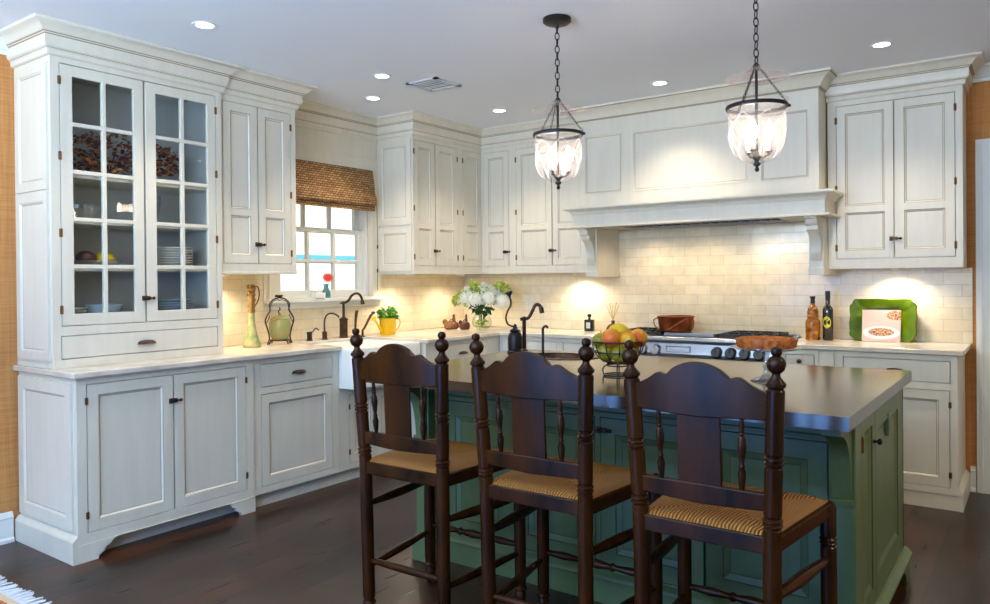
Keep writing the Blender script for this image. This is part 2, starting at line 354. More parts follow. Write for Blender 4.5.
def obj(name, bm, m, parent=None, loc=None, smooth=0, bevel=0, world=True):
    """link bm as ONE mesh; with world=True the bmesh is in world coordinates and is moved into the parent's frame"""
    bmesh.ops.recalc_face_normals(bm, faces=bm.faces)
    if loc is None: loc = (0, 0, 0)
    if world:
        T = wmat(parent) if parent else Matrix.Translation(loc)
        bm.transform(T.inverted())
    me = bpy.data.meshes.new(name); bm.to_mesh(me); bm.free()
    for x in (m if isinstance(m, (list, tuple)) else [m]): me.materials.append(x)
    o = bpy.data.objects.new(name, me); COL.objects.link(o)
    if parent: o.parent = parent
    else: o.location = loc
    if smooth:
        for p in me.polygons: p.use_smooth = True
        try: me.set_sharp_from_angle(angle=math.radians(smooth))
        except Exception: pass
    if bevel:
        b = o.modifiers.new('bevel', 'BEVEL'); b.width = bevel; b.segments = 2; b.limit_method = 'ANGLE'; b.angle_limit = math.radians(50)
    return o

def thing(name, label, cat, loc, rz=0, group=None):
    o = bpy.data.objects.new(name, None); o.empty_display_size = .05; COL.objects.link(o)
    o.location = loc; o.rotation_euler = (0, 0, rz); prop(o, label, cat, group); return o

def copy_tree(o, parent=None):
    c = o.copy(); COL.objects.link(c)
    if parent: c.parent = parent
    for ch in list(o.children): copy_tree(ch, c)
    return c

NB = bmesh.new

# ------------------------------------------------------------------ cabinet parts
GAP = .0035
def hinge(parent, fr, u, d, z, h=.032):
    bm = NB(); T = Matrix.Translation(fr(u, d + .002, z - h / 2)); lathe(bm, [(0, -.004), (.003, -.002), (.005, 0), (.005, h), (.003, h + .002), (0, h + .004)], 8, T)
    box(bm, fr, u - .008, u + .008, d - .001, d + .0015, z - h / 2, z + h / 2)
    obj('hinge', bm, M['brass'], parent)

def clasp(parent, fr, u, d, z, s=1):
    """latch: catch plate with turn knob"""
    bm = NB(); box(bm, fr, u - .026, u - .004, d, d + .012, z - .013, z + .013); box(bm, fr, u + .002, u + .018, d, d + .008, z - .011, z + .011)
    box(bm, fr, u - .008, u + .02, d + .006, d + .014, z - .004, z + .004)
    T = along(fr(u + .018, d + .01, z), fr(u + .03 + .02 * s, d + .01, z)); lathe(bm, [(0, 0), (.006, .002), (.004, .008), (.0085, .016), (.0085, .021), (.004, .026), (0, .027)], 10, T)
    T = along(fr(u - .015, d + .012, z), fr(u - .015, d + .05, z)); lathe(bm, [(.005, 0), (.005, .006), (.009, .010), (.007, .018), (0, .02)], 10, T)
    obj('latch', bm, M['bronze'], parent, smooth=40)

def cup_pull(parent, fr, u, d, z, w=.048):
    """half-round bin pull"""
    bm = NB(); n = 12; m = 6; V = []
    for i in range(n + 1):
        a = PI * i / n; row = []
        for j in range(m + 1):
            b = (PI / 2) * j / m
            row.append(bm.verts.new(fr(u + w * -math.cos(a) * (1 if j else 1), d + .026 * math.sin(a) ** .5 * math.sin(b) if 0 < i < n else d, z - .010 + .019 * math.cos(b) * (math.sin(a) ** .5 if 0 < i < n else 0))))
        V.append(row)
    for i in range(n):
        for j in range(m):
            try: bm.faces.new([V[i][j], V[i + 1][j], V[i + 1][j + 1], V[i][j + 1]])
            except ValueError: pass
    bmesh.ops.remove_doubles(bm, verts=bm.verts, dist=.0003)
    box(bm, fr, u - w - .006, u + w + .006, d, d + .002, z - .012, z - .008)
    o = obj('cup_pull', bm, M['bronze'], parent, smooth=50); s = o.modifiers.new('s', 'SOLIDIFY'); s.thickness = .002

def knob(parent, fr, u, d, z, m='bronze', r=.014):
    bm = NB(); T = along(fr(u, d, z), fr(u, d + .05, z)); lathe(bm, [(r * .7, 0), (r * .5, .004), (r * .4, .012), (r, .018), (r, .024), (r * .6, .029), (0, .03)], 14, T)
    return obj('knob', bm, M[m], parent, smooth=40)

def door(parent, fr, u0, u1, z0, z1, d, m='cab', split=None, stile=.052, name='door', th=.02, rail=None, ogee=.011, raised=False):
    """framed door with recessed panels; split = height of a middle rail"""
    u0 += GAP; u1 -= GAP; z0 += GAP; z1 -= GAP; rail = rail or stile; bm = NB()
    zs = [(z0 + rail, z1 - rail)] if not split else [(z0 + rail, split - rail * .42), (split + rail * .42, z1 - rail)]
    holes = [(u0 + stile, u1 - stile, a, b) for a, b in zs]
    plate(bm, fr, (u0, u1, z0, z1), holes, d - th, d)
    for h in holes:
        i1 = (h[0] + ogee, h[1] - ogee, h[2] + ogee, h[3] - ogee); i0 = (h[0] + .003, h[1] - .003, h[2] + .003, h[3] - .003)
        i2 = (i1[0] + .0028, i1[1] - .0028, i1[2] + .0028, i1[3] - .0028); slope(bm, fr, h, i0, d - .001, d - .004, 1); slope(bm, fr, i0, i1, d - .004, d - .011); slope(bm, fr, i1, i2, d - .011, d - .0112, 1); i1 = i2
        if raised:
            k = .03; i2 = (i1[0] + .006, i1[1] - .006, i1[2] + .006, i1[3] - .006); i3 = (i1[0] + k, i1[1] - k, i1[2] + k, i1[3] - k)
            slope(bm, fr, i1, i2, d - .011, d - .011); slope(bm, fr, i2, i3, d - .011, d - .003); i1 = i3
            bm.faces.new([bm.verts.new(fr(u, d - .003, z)) for u, z in ((i1[0], i1[2]), (i1[1], i1[2]), (i1[1], i1[3]), (i1[0], i1[3]))])
        else:
            bm.faces.new([bm.verts.new(fr(u, d - .011, z)) for u, z in ((i1[0], i1[2]), (i1[1], i1[2]), (i1[1], i1[3]), (i1[0], i1[3]))])
    bmesh.ops.remove_doubles(bm, verts=bm.verts, dist=.00005)
    return obj(name, bm, [M[m], M['glaze' if m == 'cab' else 'island_glaze']], parent)

def drawer(parent, fr, u0, u1, z0, z1, d, m='cab', pull='cup', name='drawer'):
    bm = NB(); box(bm, fr, u0 + GAP, u1 - GAP, d - .02, d, z0 + GAP, z1 - GAP)
    o = obj(name, bm, M[m], parent, bevel=.002)
    if pull == 'cup': cup_pull(o, fr, (u0 + u1) / 2, d, (z0 + z1) / 2)
    elif pull == 'knob': knob(o, fr, (u0 + u1) / 2, d, (z0 + z1) / 2)
    return o

CROWN = [(0, 0), (.010, 0), (.016, .006), (.016, .024), (.022, .030), (.022, .034), (.030, .040), (.034, .050), (.034, .092), (.040, .096), (.040, .101),
         (.048, .104), (.056, .111), (.064, .121), (.076, .131), (.090, .138), (.097, .140), (.103, .144), (.103, .155), (0, .155)]
def crown(parent, path, z=H - .155, m='cab', name='crown_moulding', sc=1.0, mid=None):
    bm = NB(); sweep(bm, [(a * sc, z + b) for a, b in CROWN], path, mi={4: 1, 8: 1, 10: 1}); o = obj(name, bm, [M[m], M['glaze']], parent, smooth=25); return o

def carcass(parent, fr, u0, u1, d0, dface, z0, z1, holes, m='cab', name='body', th=.02, extra=None, back=True):
    """face frame with openings + closed box behind it"""
    bm = NB(); plate(bm, fr, (u0, u1, z0, z1), holes, dface - th, dface)
    box(bm, fr, u0, u0 + .018, d0, dface - th, z0, z1); box(bm, fr, u1 - .018, u1, d0, dface - th, z0, z1)
    box(bm, fr, u0 + .018, u1 - .018, d0, dface - th, z0, z0 + .018); box(bm, fr, u0 + .018, u1 - .018, d0, dface - th, z1 - .018, z1)
    if back: box(bm, fr, u0 + .018, u1 - .018, dface - th - .012, dface - th - .006, z0 + .018, z1 - .018)
    if extra: extra(bm)
    return obj(name, bm, M[m], parent, bevel=.0015)

# ================================================================== SETTING
def structure(name, bm, m, loc=(0, 0, 0), **k):
    o = obj(name, bm, m, None, loc, **k); o['kind'] = 'structure'; return o
bm = NB(); box(bm, W, XW - .1, 2.6, -1.2, YW + .1, -.06, 0); structure('floor', bm, M['floor'])
bm = NB(); box(bm, W, XW - .1, 2.6, -1.2, YW + .1, H, H + .08); structure('ceiling', bm, M['ceil'])
WY0, WY1, WZ0, WZ1 = 3.393, 4.286, 1.215, 2.25      # window opening
bm = NB(); plate(bm, L, (-1.2, YW, 0, H), [(WY0, WY1, WZ0, WZ1)], -.14, 0); structure('wall_left', bm, M['grass'])
bm = NB(); box(bm, B, XW - .1, 2.6, -.12, 0, 0, H); structure('wall_back', bm, M['grass'])
# unseen wall with window openings, added to match the area fills
FW = Fr((0, -1.2, 0), (1, 0, 0), (0, 1, 0))
bm = NB(); plate(bm, FW, (XW, 2.6, 0, H), [(-3.7, .1, .12, 2.52)], -.1, 0); structure('unseen_wall_front', bm, M['trimw'])
bm = NB(); plate(bm, FW, (-3.7, .1, .12, 2.52), [(a, a + .58, b, c) for a in (-3.66, -3.03, -2.40, -1.77, -1.14, -.51) for b, c in ((.16, 1.30), (1.36, 2.48))], -.08, -.02); structure('added_window_front', bm, M['trimw'])
# wall_left painted white around the window + frieze band
bm = NB(); plate(bm, L, (3.27, 4.40, 1.17, 2.48), [(WY0, WY1, WZ0, WZ1)], .0, .028); structure('trim_1', bm, M['cab'], bevel=.002)
bm = NB(); box(bm, L, 3.27, 4.40, .028, .036, 2.285, 2.30); box(bm, L, 3.27, 4.40, .028, .04, 2.452, 2.465)
plate(bm, L, (WY0 - .09, WY1 + .10, WZ0 - .0, WZ1 + .04), [(WY0 - .005, WY1 + .005, WZ0 - .05, WZ1 - .06)], .028, .046)
structure('trim_2', bm, M['cab'], bevel=.002)
bm = NB(); sweep(bm, [(a, H - .155 + b) for a, b in CROWN], [(XW + .028, 3.2), (XW + .028, 4.46)], mi={4: 1, 8: 1, 10: 1}); structure('trim_3', bm, [M['cab'], M['glaze']], smooth=25)
CR2 = [(0, 0), (.012, 0), (.016, .02), (.022, .024), (.03, .045), (.055, .075), (.07, .082), (.074, .095), (0, .095)]
bm = NB(); sweep(bm, [(a, H - .095 + b) for a, b in CR2], [(XW, -1.2), (XW, 1.732)]); structure('trim_4', bm, M['trimw'], smooth=25)
bm = NB(); sweep(bm, [(a, H - .095 + b) for a, b in CR2], [(-.36, YW), (2.6, YW)]); structure('trim_5', bm, M['trimw'], smooth=25)
BASEP = [(0, 0), (.028, 0), (.028, .018), (.018, .026), (.018, .12), (.022, .128), (.014, .145), (.006, .155), (0, .155)]
bm = NB(); sweep(bm, BASEP, [(XW, -1.2), (XW, 1.70)]); structure('baseboard_left', bm, M['trimw'], smooth=25)
bm = NB(); sweep(bm, BASEP, [(-.36, YW), (-.33, YW)]); structure('baseboard_back', bm, M['trimw'])
# sash window
w = thing('window_1', None, None, L(3.87, -.06, WZ0)); w['kind'] = 'structure'
bm = NB(); plate(bm, L, (WY0, WY1, WZ0, WZ1), [(WY0 + .022, WY1 - .022, WZ0 + .015, WZ1 - .03)], -.13, .0); obj('window_frame', bm, M['trimw'], w, bevel=.002)
ZM = 1.715
def sash(name, z0, z1, d0, d1, rb, rt):
    u0, u1 = WY0 + .022, WY1 - .022; a, b = u0 + .045, u1 - .045; c0, c1 = z0 + rb, z1 - rt; mt = .011
    g = [a + (b - a) * i / 3 for i in range(4)]; zc = (c0 + c1) / 2; holes = []
    for i in range(3):
        for (p, q) in ((c0, zc - mt), (zc + mt, c1)):
            holes.append((g[i] + (mt if i else 0), g[i + 1] - (mt if i < 2 else 0), p, q))
    bm = NB(); plate(bm, L, (u0, u1, z0, z1), holes, d0, d1); s = obj(name, bm, M['trimw'], w, bevel=.003)
    bm = NB(); box(bm, L, a - .004, b + .004, (d0 + d1) / 2 - .002, (d0 + d1) / 2 + .002, c0 - .004, c1 + .004); obj('pane', bm, M['glass'], s)
sash('lower_sash', WZ0 + .015, ZM + .022, -.07, -.035, .040, .032); sash('upper_sash', ZM - .012, WZ1 - .03, -.112, -.078, .034, .05)
SILL = [(0, 0), (.028, 0), (.034, .004), (.06, .012), (.064, .02), (.060, .028), (0, .028)]
bm = NB(); box(bm, L, WY0 - .12, WY1 + .13, .0, .085, WZ0 - .03, WZ0 - .002); structure('trim_6', bm, M['trimw'], bevel=.006)
bm = NB(); box(bm, L, 3.27, 4.40, .0, .03, WZ0 - .072, WZ0 - .03); structure('trim_7', bm, M['trimw'], bevel=.004)
# neighbour's house seen through the window
t = thing('neighbour_house', 'white stucco wall of the neighbouring house seen through the window', 'house', (-9.2, 7, -1))
bm = NB(); box(bm, W, -9.3, -9.1, 1, 15, -1, 7); obj('stucco_wall', bm, M['house'], t)
bm = NB(); box(bm, W, -9.1, -9.094, 1, 15, 1.62, 1.74); obj('band_board', bm, M['teal'], t)
bm = NB(); box(bm, W, -9.1, -9.0, 10.75, 11.2, 1.7, 7); obj('downpipe', bm, M['teal'], t)
# door opening + casing at the right edge of the range wall
bm = NB(); DX = -.325
box(bm, B, DX, DX + .115, 0, .03, 0, 2.17); box(bm, B, DX + .02, DX + .035, .03, .036, 0, 2.14); box(bm, B, DX + .085, DX + .11, .03, .045, 0, 2.15)
box(bm, B, DX + .115, .9, 0, .03, 2.062, 2.17); d_ = structure('door_1', bm, M['trimw'], B(DX, 0, 0), bevel=.002)
bm = NB(); box(bm, B, DX + .115, .8, .0, .018, .004, 2.06); obj('door_leaf', bm, M['trimw'], d_)

# ================================================================== BACKSPLASH
def tagm(name, bm, m, label, cat, loc, group=None, **k):
    o = obj(name, bm, m, None, loc, **k); return prop(o, label, cat, group)
bm = NB(); plate(bm, L, (2.697, 5.507, .915, 1.384), [(3.27, 4.40, 1.163, 1.401)], .0005, .012)
tagm('tile_backsplash', bm, M['tile_y'], 'cream subway tile backsplash on the window wall above the sink counter', 'backsplash', L(2.7, 0, .914))
bm = NB(); plate(bm, B, (XW + .012, -.345, .915, 1.72), [(XW + .01, -2.842, 1.384, 1.73), (-1.118, -.34, 1.384, 1.73)], .0005, .012)
tagm('tile_backsplash', bm, M['tile_x'], 'cream subway tile backsplash on the range wall under the hood', 'backsplash', B(-2.3, 0, .914))
# switch plates on the tiles
for i, (u, z, lb) in enumerate(((-3.13, 1.15, 'pale outlet plate on the tiles above the perfume bottle'), (-3.62, 1.13, 'pale outlet plate on the tiles right of the white flowers'))):
    t = thing('outlet_plate', lb, 'outlet', B(u, .012, z), 0)
    bm = NB(); box(bm, B, u - .036, u + .036, .012, .017, z - .058, z + .058); obj('cover', bm, M['switch'], t, bevel=.002)
    bm = NB(); box(bm, B, u - .014, u + .014, .017, .019, z - .032, z - .006); box(bm, B, u - .014, u + .014, .017, .019, z + .006, z + .032); obj('socket', bm, M['cab'], t)

# ================================================================== HUTCH BASE
dB = -3.72 - XW      # .63
t = thing('base_cabinet', 'wide white two-door base cabinet with bracket feet under the glass-door hutch', 'cabinet', L(2.235, .3, 0))
y0, y1 = 1.735, 2.735
def ex(bm):
    pass
carcass(t, L, y0, y1, .013, dB, .085, .884, [(1.783, 2.683, .135, .852)], extra=ex)
bm = NB()   # bracket-foot apron across the front
pts = [(y0, 0), (y0 + .095, 0), (y0 + .10, .018), (y0 + .125, .03), (y0 + .13, .05), (y0 + .155, .058), (y0 + .165, .075), (y0 + .19, .085),
       (y1 - .19, .085), (y1 - .165, .075), (y1 - .155, .058), (y1 - .13, .05), (y1 - .125, .03), (y1 - .10, .018), (y1 - .095, 0), (y1, 0), (y1, .0855), (y0, .0855)]
prism(bm, L, pts, dB - .02, dB + .004); obj('bracket_foot_apron', bm, M['cab'], t)
bm = NB(); box(bm, L, y0 + .02, y1, .004, dB - .09, 0, .085); obj('toe_board', bm, M['cab'], t)
PL = [(0, 0), (.024, 0), (.024, .105), (.020, .112), (.010, .122), (.004, .13), (0, .13)]
bm = NB(); sweep(bm, PL, [(XW + dB, y0), (XW, y0)][::-1] if False else [(XW + .004, y0), (XW + dB + .004, y0)]); obj('plinth_moulding', bm, M['cab'], t)
SF = Fr((XW, y0, 0), (1, 0, 0), (0, -1, 0))     # side faces, d towards the viewer
def side_panel(parent, yv, d0, d1, z0, z1, split=None, st=.06):
    fr = Fr((XW, yv, 0), (1, 0, 0), (0, -1, 0)); bm = NB()
    zs = [(z0, z1)] if not split else [(z0, split - .006), (split + .006, z1)]
    for a, b in zs:
        h = (d0 + st, d1 - st, a + st, b - st); plate(bm, fr, (d0, d1, a, b), [h], .0, .012); hq = (h[0] + .013, h[1] - .013, h[2] + .013, h[3] - .013); hp = (h[0] + .010, h[1] - .010, h[2] + .010, h[3] - .010); slope(bm, fr, hp, hq, .0034, .0032, 1)
        i1 = (h[0] + .01, h[1] - .01, h[2] + .01, h[3] - .01); slope(bm, fr, h, i1, .011, .003)
        bm.faces.new([bm.verts.new(fr(u, .003, z)) for u, z in ((i1[0], i1[2]), (i1[1], i1[2]), (i1[1], i1[3]), (i1[0], i1[3]))])
    return obj('side_panel', bm, [M['cab'], M['glaze']], parent)
side_panel(t, y0, .03, dB - .03, .15, .86)
dl = door(t, L, 1.783, 2.2315, .135, .852, dB); dr = door(t, L, 2.2345, 2.683, .135, .852, dB)
clasp(dr, L, 2.233, dB, .714)
for z in (.22, .77): hinge(dl, L, 1.783, dB, z); hinge(dr, L, 2.683, dB, z)

# ================================================================== DRAWER BASE (left of sink)
d2 = dB - .008
t = thing('base_cabinet', 'white base cabinet with one drawer over one door, between the hutch base and the sink', 'cabinet', L(3.06, .3, 0))
carcass(t, L, 2.737, 3.395, .013, d2, .085, .884, [(2.79, 3.346, .713, .850), (2.79, 3.343, .125, .672)])
dw = drawer(t, L, 2.79, 3.346, .713, .850, d2); do = door(t, L, 2.79, 3.343, .125, .672, d2)
bm = NB(); box(bm, L, 2.737, 3.395, .004, d2 - .045, 0, .085); obj('toe_board', bm, M['cab'], t)

# ================================================================== SINK CABINET + SINK
t = thing('sink_cabinet', 'white cabinet below the white apron sink', 'cabinet', L(3.73, .3, 0))
carcass(t, L, 3.397, 4.075, .013, d2, .085, .63, [(3.49, 3.735, .125, .585), (3.738, 4.03, .125, .585)])
a = door(t, L, 3.49, 3.735, .125, .585, d2, stile=.045); hinge(a, L, 3.49, d2, .2); hinge(a, L, 3.49, d2, .5)
door(t, L, 3.738, 4.03, .125, .585, d2, stile=.045)
bm = NB(); box(bm, L, 3.397, 4.075, .004, d2 - .045, 0, .085); obj('toe_board', bm, M['cab'], t)
t = thing('apron_sink', 'deep white fireclay apron-front sink below the window', 'sink', L(3.73, .45, .635))
bm = NB(); s0, s1, q0, q1, tz = 3.400, 4.072, .20, .755, .897
def rrect(u0, u1, d0, d1, r, z, n=5):
    o = []
    for (cu, cd, a0) in ((u1 - r, d1 - r, 0), (u0 + r, d1 - r, 90), (u0 + r, d0 + r, 180), (u1 - r, d0 + r, 270)):
        for i in range(n + 1):
            a = math.radians(a0 + 90 * i / n); o.append(bm.verts.new(L(cu + r * math.cos(a), cd + r * math.sin(a), z)))
    return o
lay = [rrect(s0, s1, q0, q1, .03, .635), rrect(s0, s1, q0, q1, .03, tz - .012), rrect(s0 + .004, s1 - .004, q0 + .004, q1 - .004, .028, tz - .003), rrect(s0 + .012, s1 - .012, q0 + .012, q1 - .012, .024, tz),
       rrect(s0 + .03, s1 - .03, q0 + .03, q1 - .03, .03, tz), rrect(s0 + .036, s1 - .036, q0 + .036, q1 - .036, .03, tz - .008), rrect(s0 + .05, s1 - .05, q0 + .05, q1 - .05, .04, .68)]
for p, q in zip(lay, lay[1:]):
    for i in range(len(p)): bm.faces.new([p[i], p[(i + 1) % len(p)], q[(i + 1) % len(q)], q[i]])
bm.faces.new(lay[0]); bm.faces.new(lay[-1]); obj('basin', bm, M['white_c'], t, smooth=35)
bm = NB(); lathe(bm, [(0, 0), (.035, 0), (.035, .004), (.02, .003), (0, .002)], 20, Matrix.Translation(L(3.73, .45, .6805))); obj('drain', bm, M['steel'], t)

# ================================================================== CORNER + RANGE-WALL BASES
dc = -3.57 - XW     # .78
t = thing('base_cabinet', 'white corner base cabinet with one drawer and cup pull, right of the apron sink', 'cabinet', L(4.5, .4, 0))
carcass(t, L, 4.08, 4.985, .013, dc, .085, .884, [(4.20, 4.82, .72, .85), (4.20, 4.82, .125, .68)])
drawer(t, L, 4.20, 4.82, .72, .85, dc); door(t, L, 4.20, 4.82, .125, .68, dc)
bm = NB(); box(bm, L, 4.08, 4.985, .004, dc - .045, 0, .085); obj('toe_board', bm, M['cab'], t)
db = YW - 4.985     # .535
t = thing('base_cabinet', 'white base cabinet with two drawers, left of the range', 'cabinet', B(-3.05, .3, 0))
carcass(t, B, -3.568, -2.60, .013, db, .085, .884, [(-3.50, -3.03, .70, .85), (-2.97, -2.64, .70, .85), (-3.50, -3.03, .125, .665), (-2.97, -2.64, .125, .665)])
drawer(t, B, -3.50, -3.03, .70, .85, db, pull=None); drawer(t, B, -2.97, -2.64, .70, .85, db)
door(t, B, -3.50, -3.03, .125, .665, db); door(t, B, -2.97, -2.64, .125, .665, db, stile=.045)
bm = NB(); box(bm, B, -3.568, -2.60, .004, db - .045, 0, .085); obj('toe_board', bm, M['cab'], t)
t = thing('base_cabinet', 'narrow white base cabinet with small knobbed drawer, right of the range', 'cabinet', B(-1.23, .3, 0))
carcass(t, B, -1.352, -1.125, .013, db, .085, .884, [(-1.325, -1.150, .765, .848), (-1.325, -1.150, .125, .73)])
drawer(t, B, -1.325, -1.150, .765, .848, db, pull='knob'); door(t, B, -1.325, -1.150, .125, .73, db, stile=.035)
bm = NB(); box(bm, B, -1.352, -1.125, .004, db - .045, 0, .085); obj('toe_board', bm, M['cab'], t)
t = thing('base_cabinet', 'white base cabinet at the right end of the range wall, drawer over door', 'cabinet', B(-.74, .3, 0))
carcass(t, B, -1.123, -.385, .013, db, .085, .884, [(-.985, -.420, .722, .850), (-.985, -.423, .125, .682)])
bm = NB(); box(bm, B, -1.117, -1.033, db, db + .018, .0, .872); box(bm, B, -1.122, -1.028, db, db + .024, .74, .76) ; obj('pilaster', bm, M['cab'], t, bevel=.003)
o = drawer(t, B, -.985, -.420, .722, .850, db); o = door(t, B, -.985, -.423, .125, .682, db); hinge(o, B, -.423, db, .2); hinge(o, B, -.423, db, .6)
bm = NB(); box(bm, B, -1.0, -.385, .004, db - .004, 0, .085); obj('toe_board', bm, M['cab'], t)
bm = NB(); sweep(bm, PL, [(-.385, YW - db), (-.385, YW - .004)]); obj('plinth_moulding', bm, M['cab'], t)
# small plug box hanging below the pilaster drawer line
# ================================================================== COUNTERTOPS
PLAN = lambda u, d, z: Vector((u, z, d))        # plan frame: u = x, z = y, d = height
def slab(outer, holes, label, loc):
    bm = NB(); plate(bm, PLAN, outer, holes, .884, .914); return tagm('countertop', bm, M['counter'], label, 'countertop', loc, bevel=.006)
X = lambda d: XW + d
slab((X(0), -2.592, 1.712, YW), [(X(.657), -2.59, 1.70, 3.398), (X(.198), -2.59, 3.398, 4.074), (X(.81), -2.59, 4.074, 4.955)], 'pale cream stone countertop running from the hutch around the corner to the range', L(3, .3, .884))
slab((-1.358, -.352, 4.955, YW), [], 'short pale stone countertop right of the range under the green platter', B(-.85, .3, .884))

# ================================================================== HUTCH (glass doors)
dH = -3.95 - XW      # .40
t = thing('china_hutch', 'tall white hutch with two glazed doors and one long drawer, on the left counter', 'cabinet', L(2.21, .2, .914))
h0, h1 = 1.735, 2.693
bm = NB(); plate(bm, L, (h0, h1, .914, 2.50), [(1.779, 2.657, 1.122, 2.437), (1.776, 2.657, .958, 1.076)], dH - .02, dH)
box(bm, L, h0, h0 + .018, 0, dH - .02, .914, H - .03); box(bm, L, h1 - .018, h1, 0, dH - .02, .914, H - .03)
box(bm, L, h0 + .018, h1 - .018, 0, dH - .02, .916, .956); box(bm, L, h0 + .018, h1 - .018, 0, dH - .02, 1.085, 1.118); box(bm, L, h0 + .018, h1 - .018, 0, dH - .02, 2.45, H - .03)
obj('body', bm, M['cab'], t, bevel=.0015)
bm = NB(); box(bm, L, h0 + .018, h1 - .018, .002, .012, 1.118, 2.45)
for i in range(9): box(bm, L, h0 + .02 + i * .103, h0 + .024 + i * .103, .012, .0125, 1.118, 2.45)
box(bm, L, h0 + .018, h0 + .022, .012, dH - .022, 1.118, 2.45); box(bm, L, h1 - .022, h1 - .018, .012, dH - .022, 1.118, 2.45)
obj('back_panel', bm, M['cab_in'], t)
SH = [1.418, 1.662, 1.897]
for z in SH:
    bm = NB(); box(bm, L, h0 + .022, h1 - .022, .012, dH - .06, z - .018, z); obj('shelf', bm, M['cab'], t, bevel=.002)
def glass_door(u0, u1, gl, gr, hl):
    bm = NB(); z0, z1 = 1.122 + GAP, 2.437 - GAP; a0, a1 = 1.184, 2.379; mt = .0105; rows = [a0 + (a1 - a0) * i / 5 for i in range(6)]; uc = (gl + gr) / 2; holes = []
    for i in range(5):
        for p, q in ((gl, uc - mt), (uc + mt, gr)): holes.append((p, q, rows[i] + (mt if i else 0), rows[i + 1] - (mt if i < 4 else 0)))
    plate(bm, L, (u0 + GAP, u1 - GAP, z0, z1), holes, dH - .022, dH); d = obj('glazed_door', bm, M['cab'], t, bevel=.0025)
    bm = NB(); box(bm, L, gl - .003, gr + .003, dH - .0135, dH - .0105, a0 - .003, a1 + .003); obj('pane', bm, M['cabglass'], d)
    for z in (2.35, 1.975, 1.59, 1.206): hinge(d, L, hl, dH, z, .04)
    return d
glass_door(1.779, 2.2165, 1.842, 2.159, 1.779); g = glass_door(2.2195, 2.657, 2.284, 2.601, 2.657); clasp(g, L, 2.220, dH, 1.254)
drawer(t, L, 1.776, 2.657, .958, 1.076, dH)
side_panel(t, h0, .03, dH - .02, .95, 2.44, split=1.80, st=.045)
crown(t, [(XW, h0), (XW + dH, h0), (XW + dH, h1), (XW + dH - .03, h1)])
# contents of the hutch
def plate_stack(u, d, z, n, r, lab, grp, m='white_c', cat='plate', dz=.0145):
    pr = None
    for i in range(n):
        if pr is None:
            bm = NB(); lathe(bm, [(0, 0), (r * .55, 0), (r * .6, .002), (r * .72, .006), (r, .016), (r * 1.0, .0185), (r * .7, .0095), (r * .55, .005), (0, .005)], 28)
            pr = obj('dinner_plate', bm, M[m], None, world=False, smooth=50); o = pr
        else: o = pr.copy(); COL.objects.link(o)
        o.location = L(u, d, z + i * dz); prop(o, lab, cat, grp)
plate_stack(2.455, .24, SH[0] + .001, 8, .125, 'white dinner plate in the taller stack behind the right glass door', 'white dinner plates in the taller stack')
plate_stack(2.455, .24, 1.119, 8, .125, 'white dinner plate in the low stack on the bottom shelf behind the right glass door', 'white dinner plates in the low stack', m='blue_c')
plate_stack(1.90, .24, 1.119, 6, .075, 'small white plate at the left of the bottom shelf behind the left glass door', 'small white plates at the left of the bottom shelf')
def bowl(u, d, z, r, h, m, lab, name='bowl'):
    bm = NB(); lathe(bm, [(0, 0), (r * .45, 0), (r * .45, .005), (r * .8, h * .5), (r, h), (r - .004, h), (r * .76, h * .5), (r * .4, .009), (0, .009)], 28)
    o = obj(name, bm, M[m], None, L(u, d, z), world=False, smooth=50); return prop(o, lab, 'bowl')
bowl(2.075, .22, 1.119, .10, .105, 'blue_c', 'pale blue bowl on the bottom shelf behind the left glass door')
bowl(2.05, .2, SH[0] + .001, .13, .04, 'cryst', 'shallow glass dish holding two fruits behind the left glass door')
for u, m_, lb in ((1.995, 'plum', 'dark red plum in the glass dish inside the hutch'), (2.095, 'lemon', 'yellow lemon in the glass dish inside the hutch')):
    bm = NB(); ball(bm, (0, 0, 0), .046, sc=(1, 1.15, .9)); o = obj('plum' if m_ == 'plum' else 'lemon', bm, M[m_], None, L(u, .2, SH[0] + .054), world=False, smooth=80); prop(o, lb, 'fruit')
def crystal(u, d, z, r, h, lab, nm):
    bm = NB(); prof = [(0, 0), (r * .5, 0), (r * .45, .006), (r * .7, h * .3), (r, h * .75), (r * .96, h), (r * .93, h), (r * .95, h * .75), (r * .62, h * .3), (0, .014)]
    n = 20; lathe(bm, prof, n)
    for i, v in enumerate(bm.verts):
        a = math.atan2(v.co.y, v.co.x); k = 1 + .06 * (1 if int(round(a / (2 * PI / n))) % 2 else -1); v.co.x *= k; v.co.y *= k
    o = obj(nm, bm, M['cryst'], None, L(u, d, z), world=False); return prop(o, lab, 'bowl' if nm == 'crystal_bowl' else 'vase')
crystal(1.975, .2, SH[1] + .001, .09, .09, 'cut crystal bowl glinting on the middle shelf behind the left glass door', 'crystal_bowl')
crystal(2.345, .24, SH[1] + .001, .05, .17, 'cut crystal vase on the middle shelf behind the right glass door', 'crystal_vase')
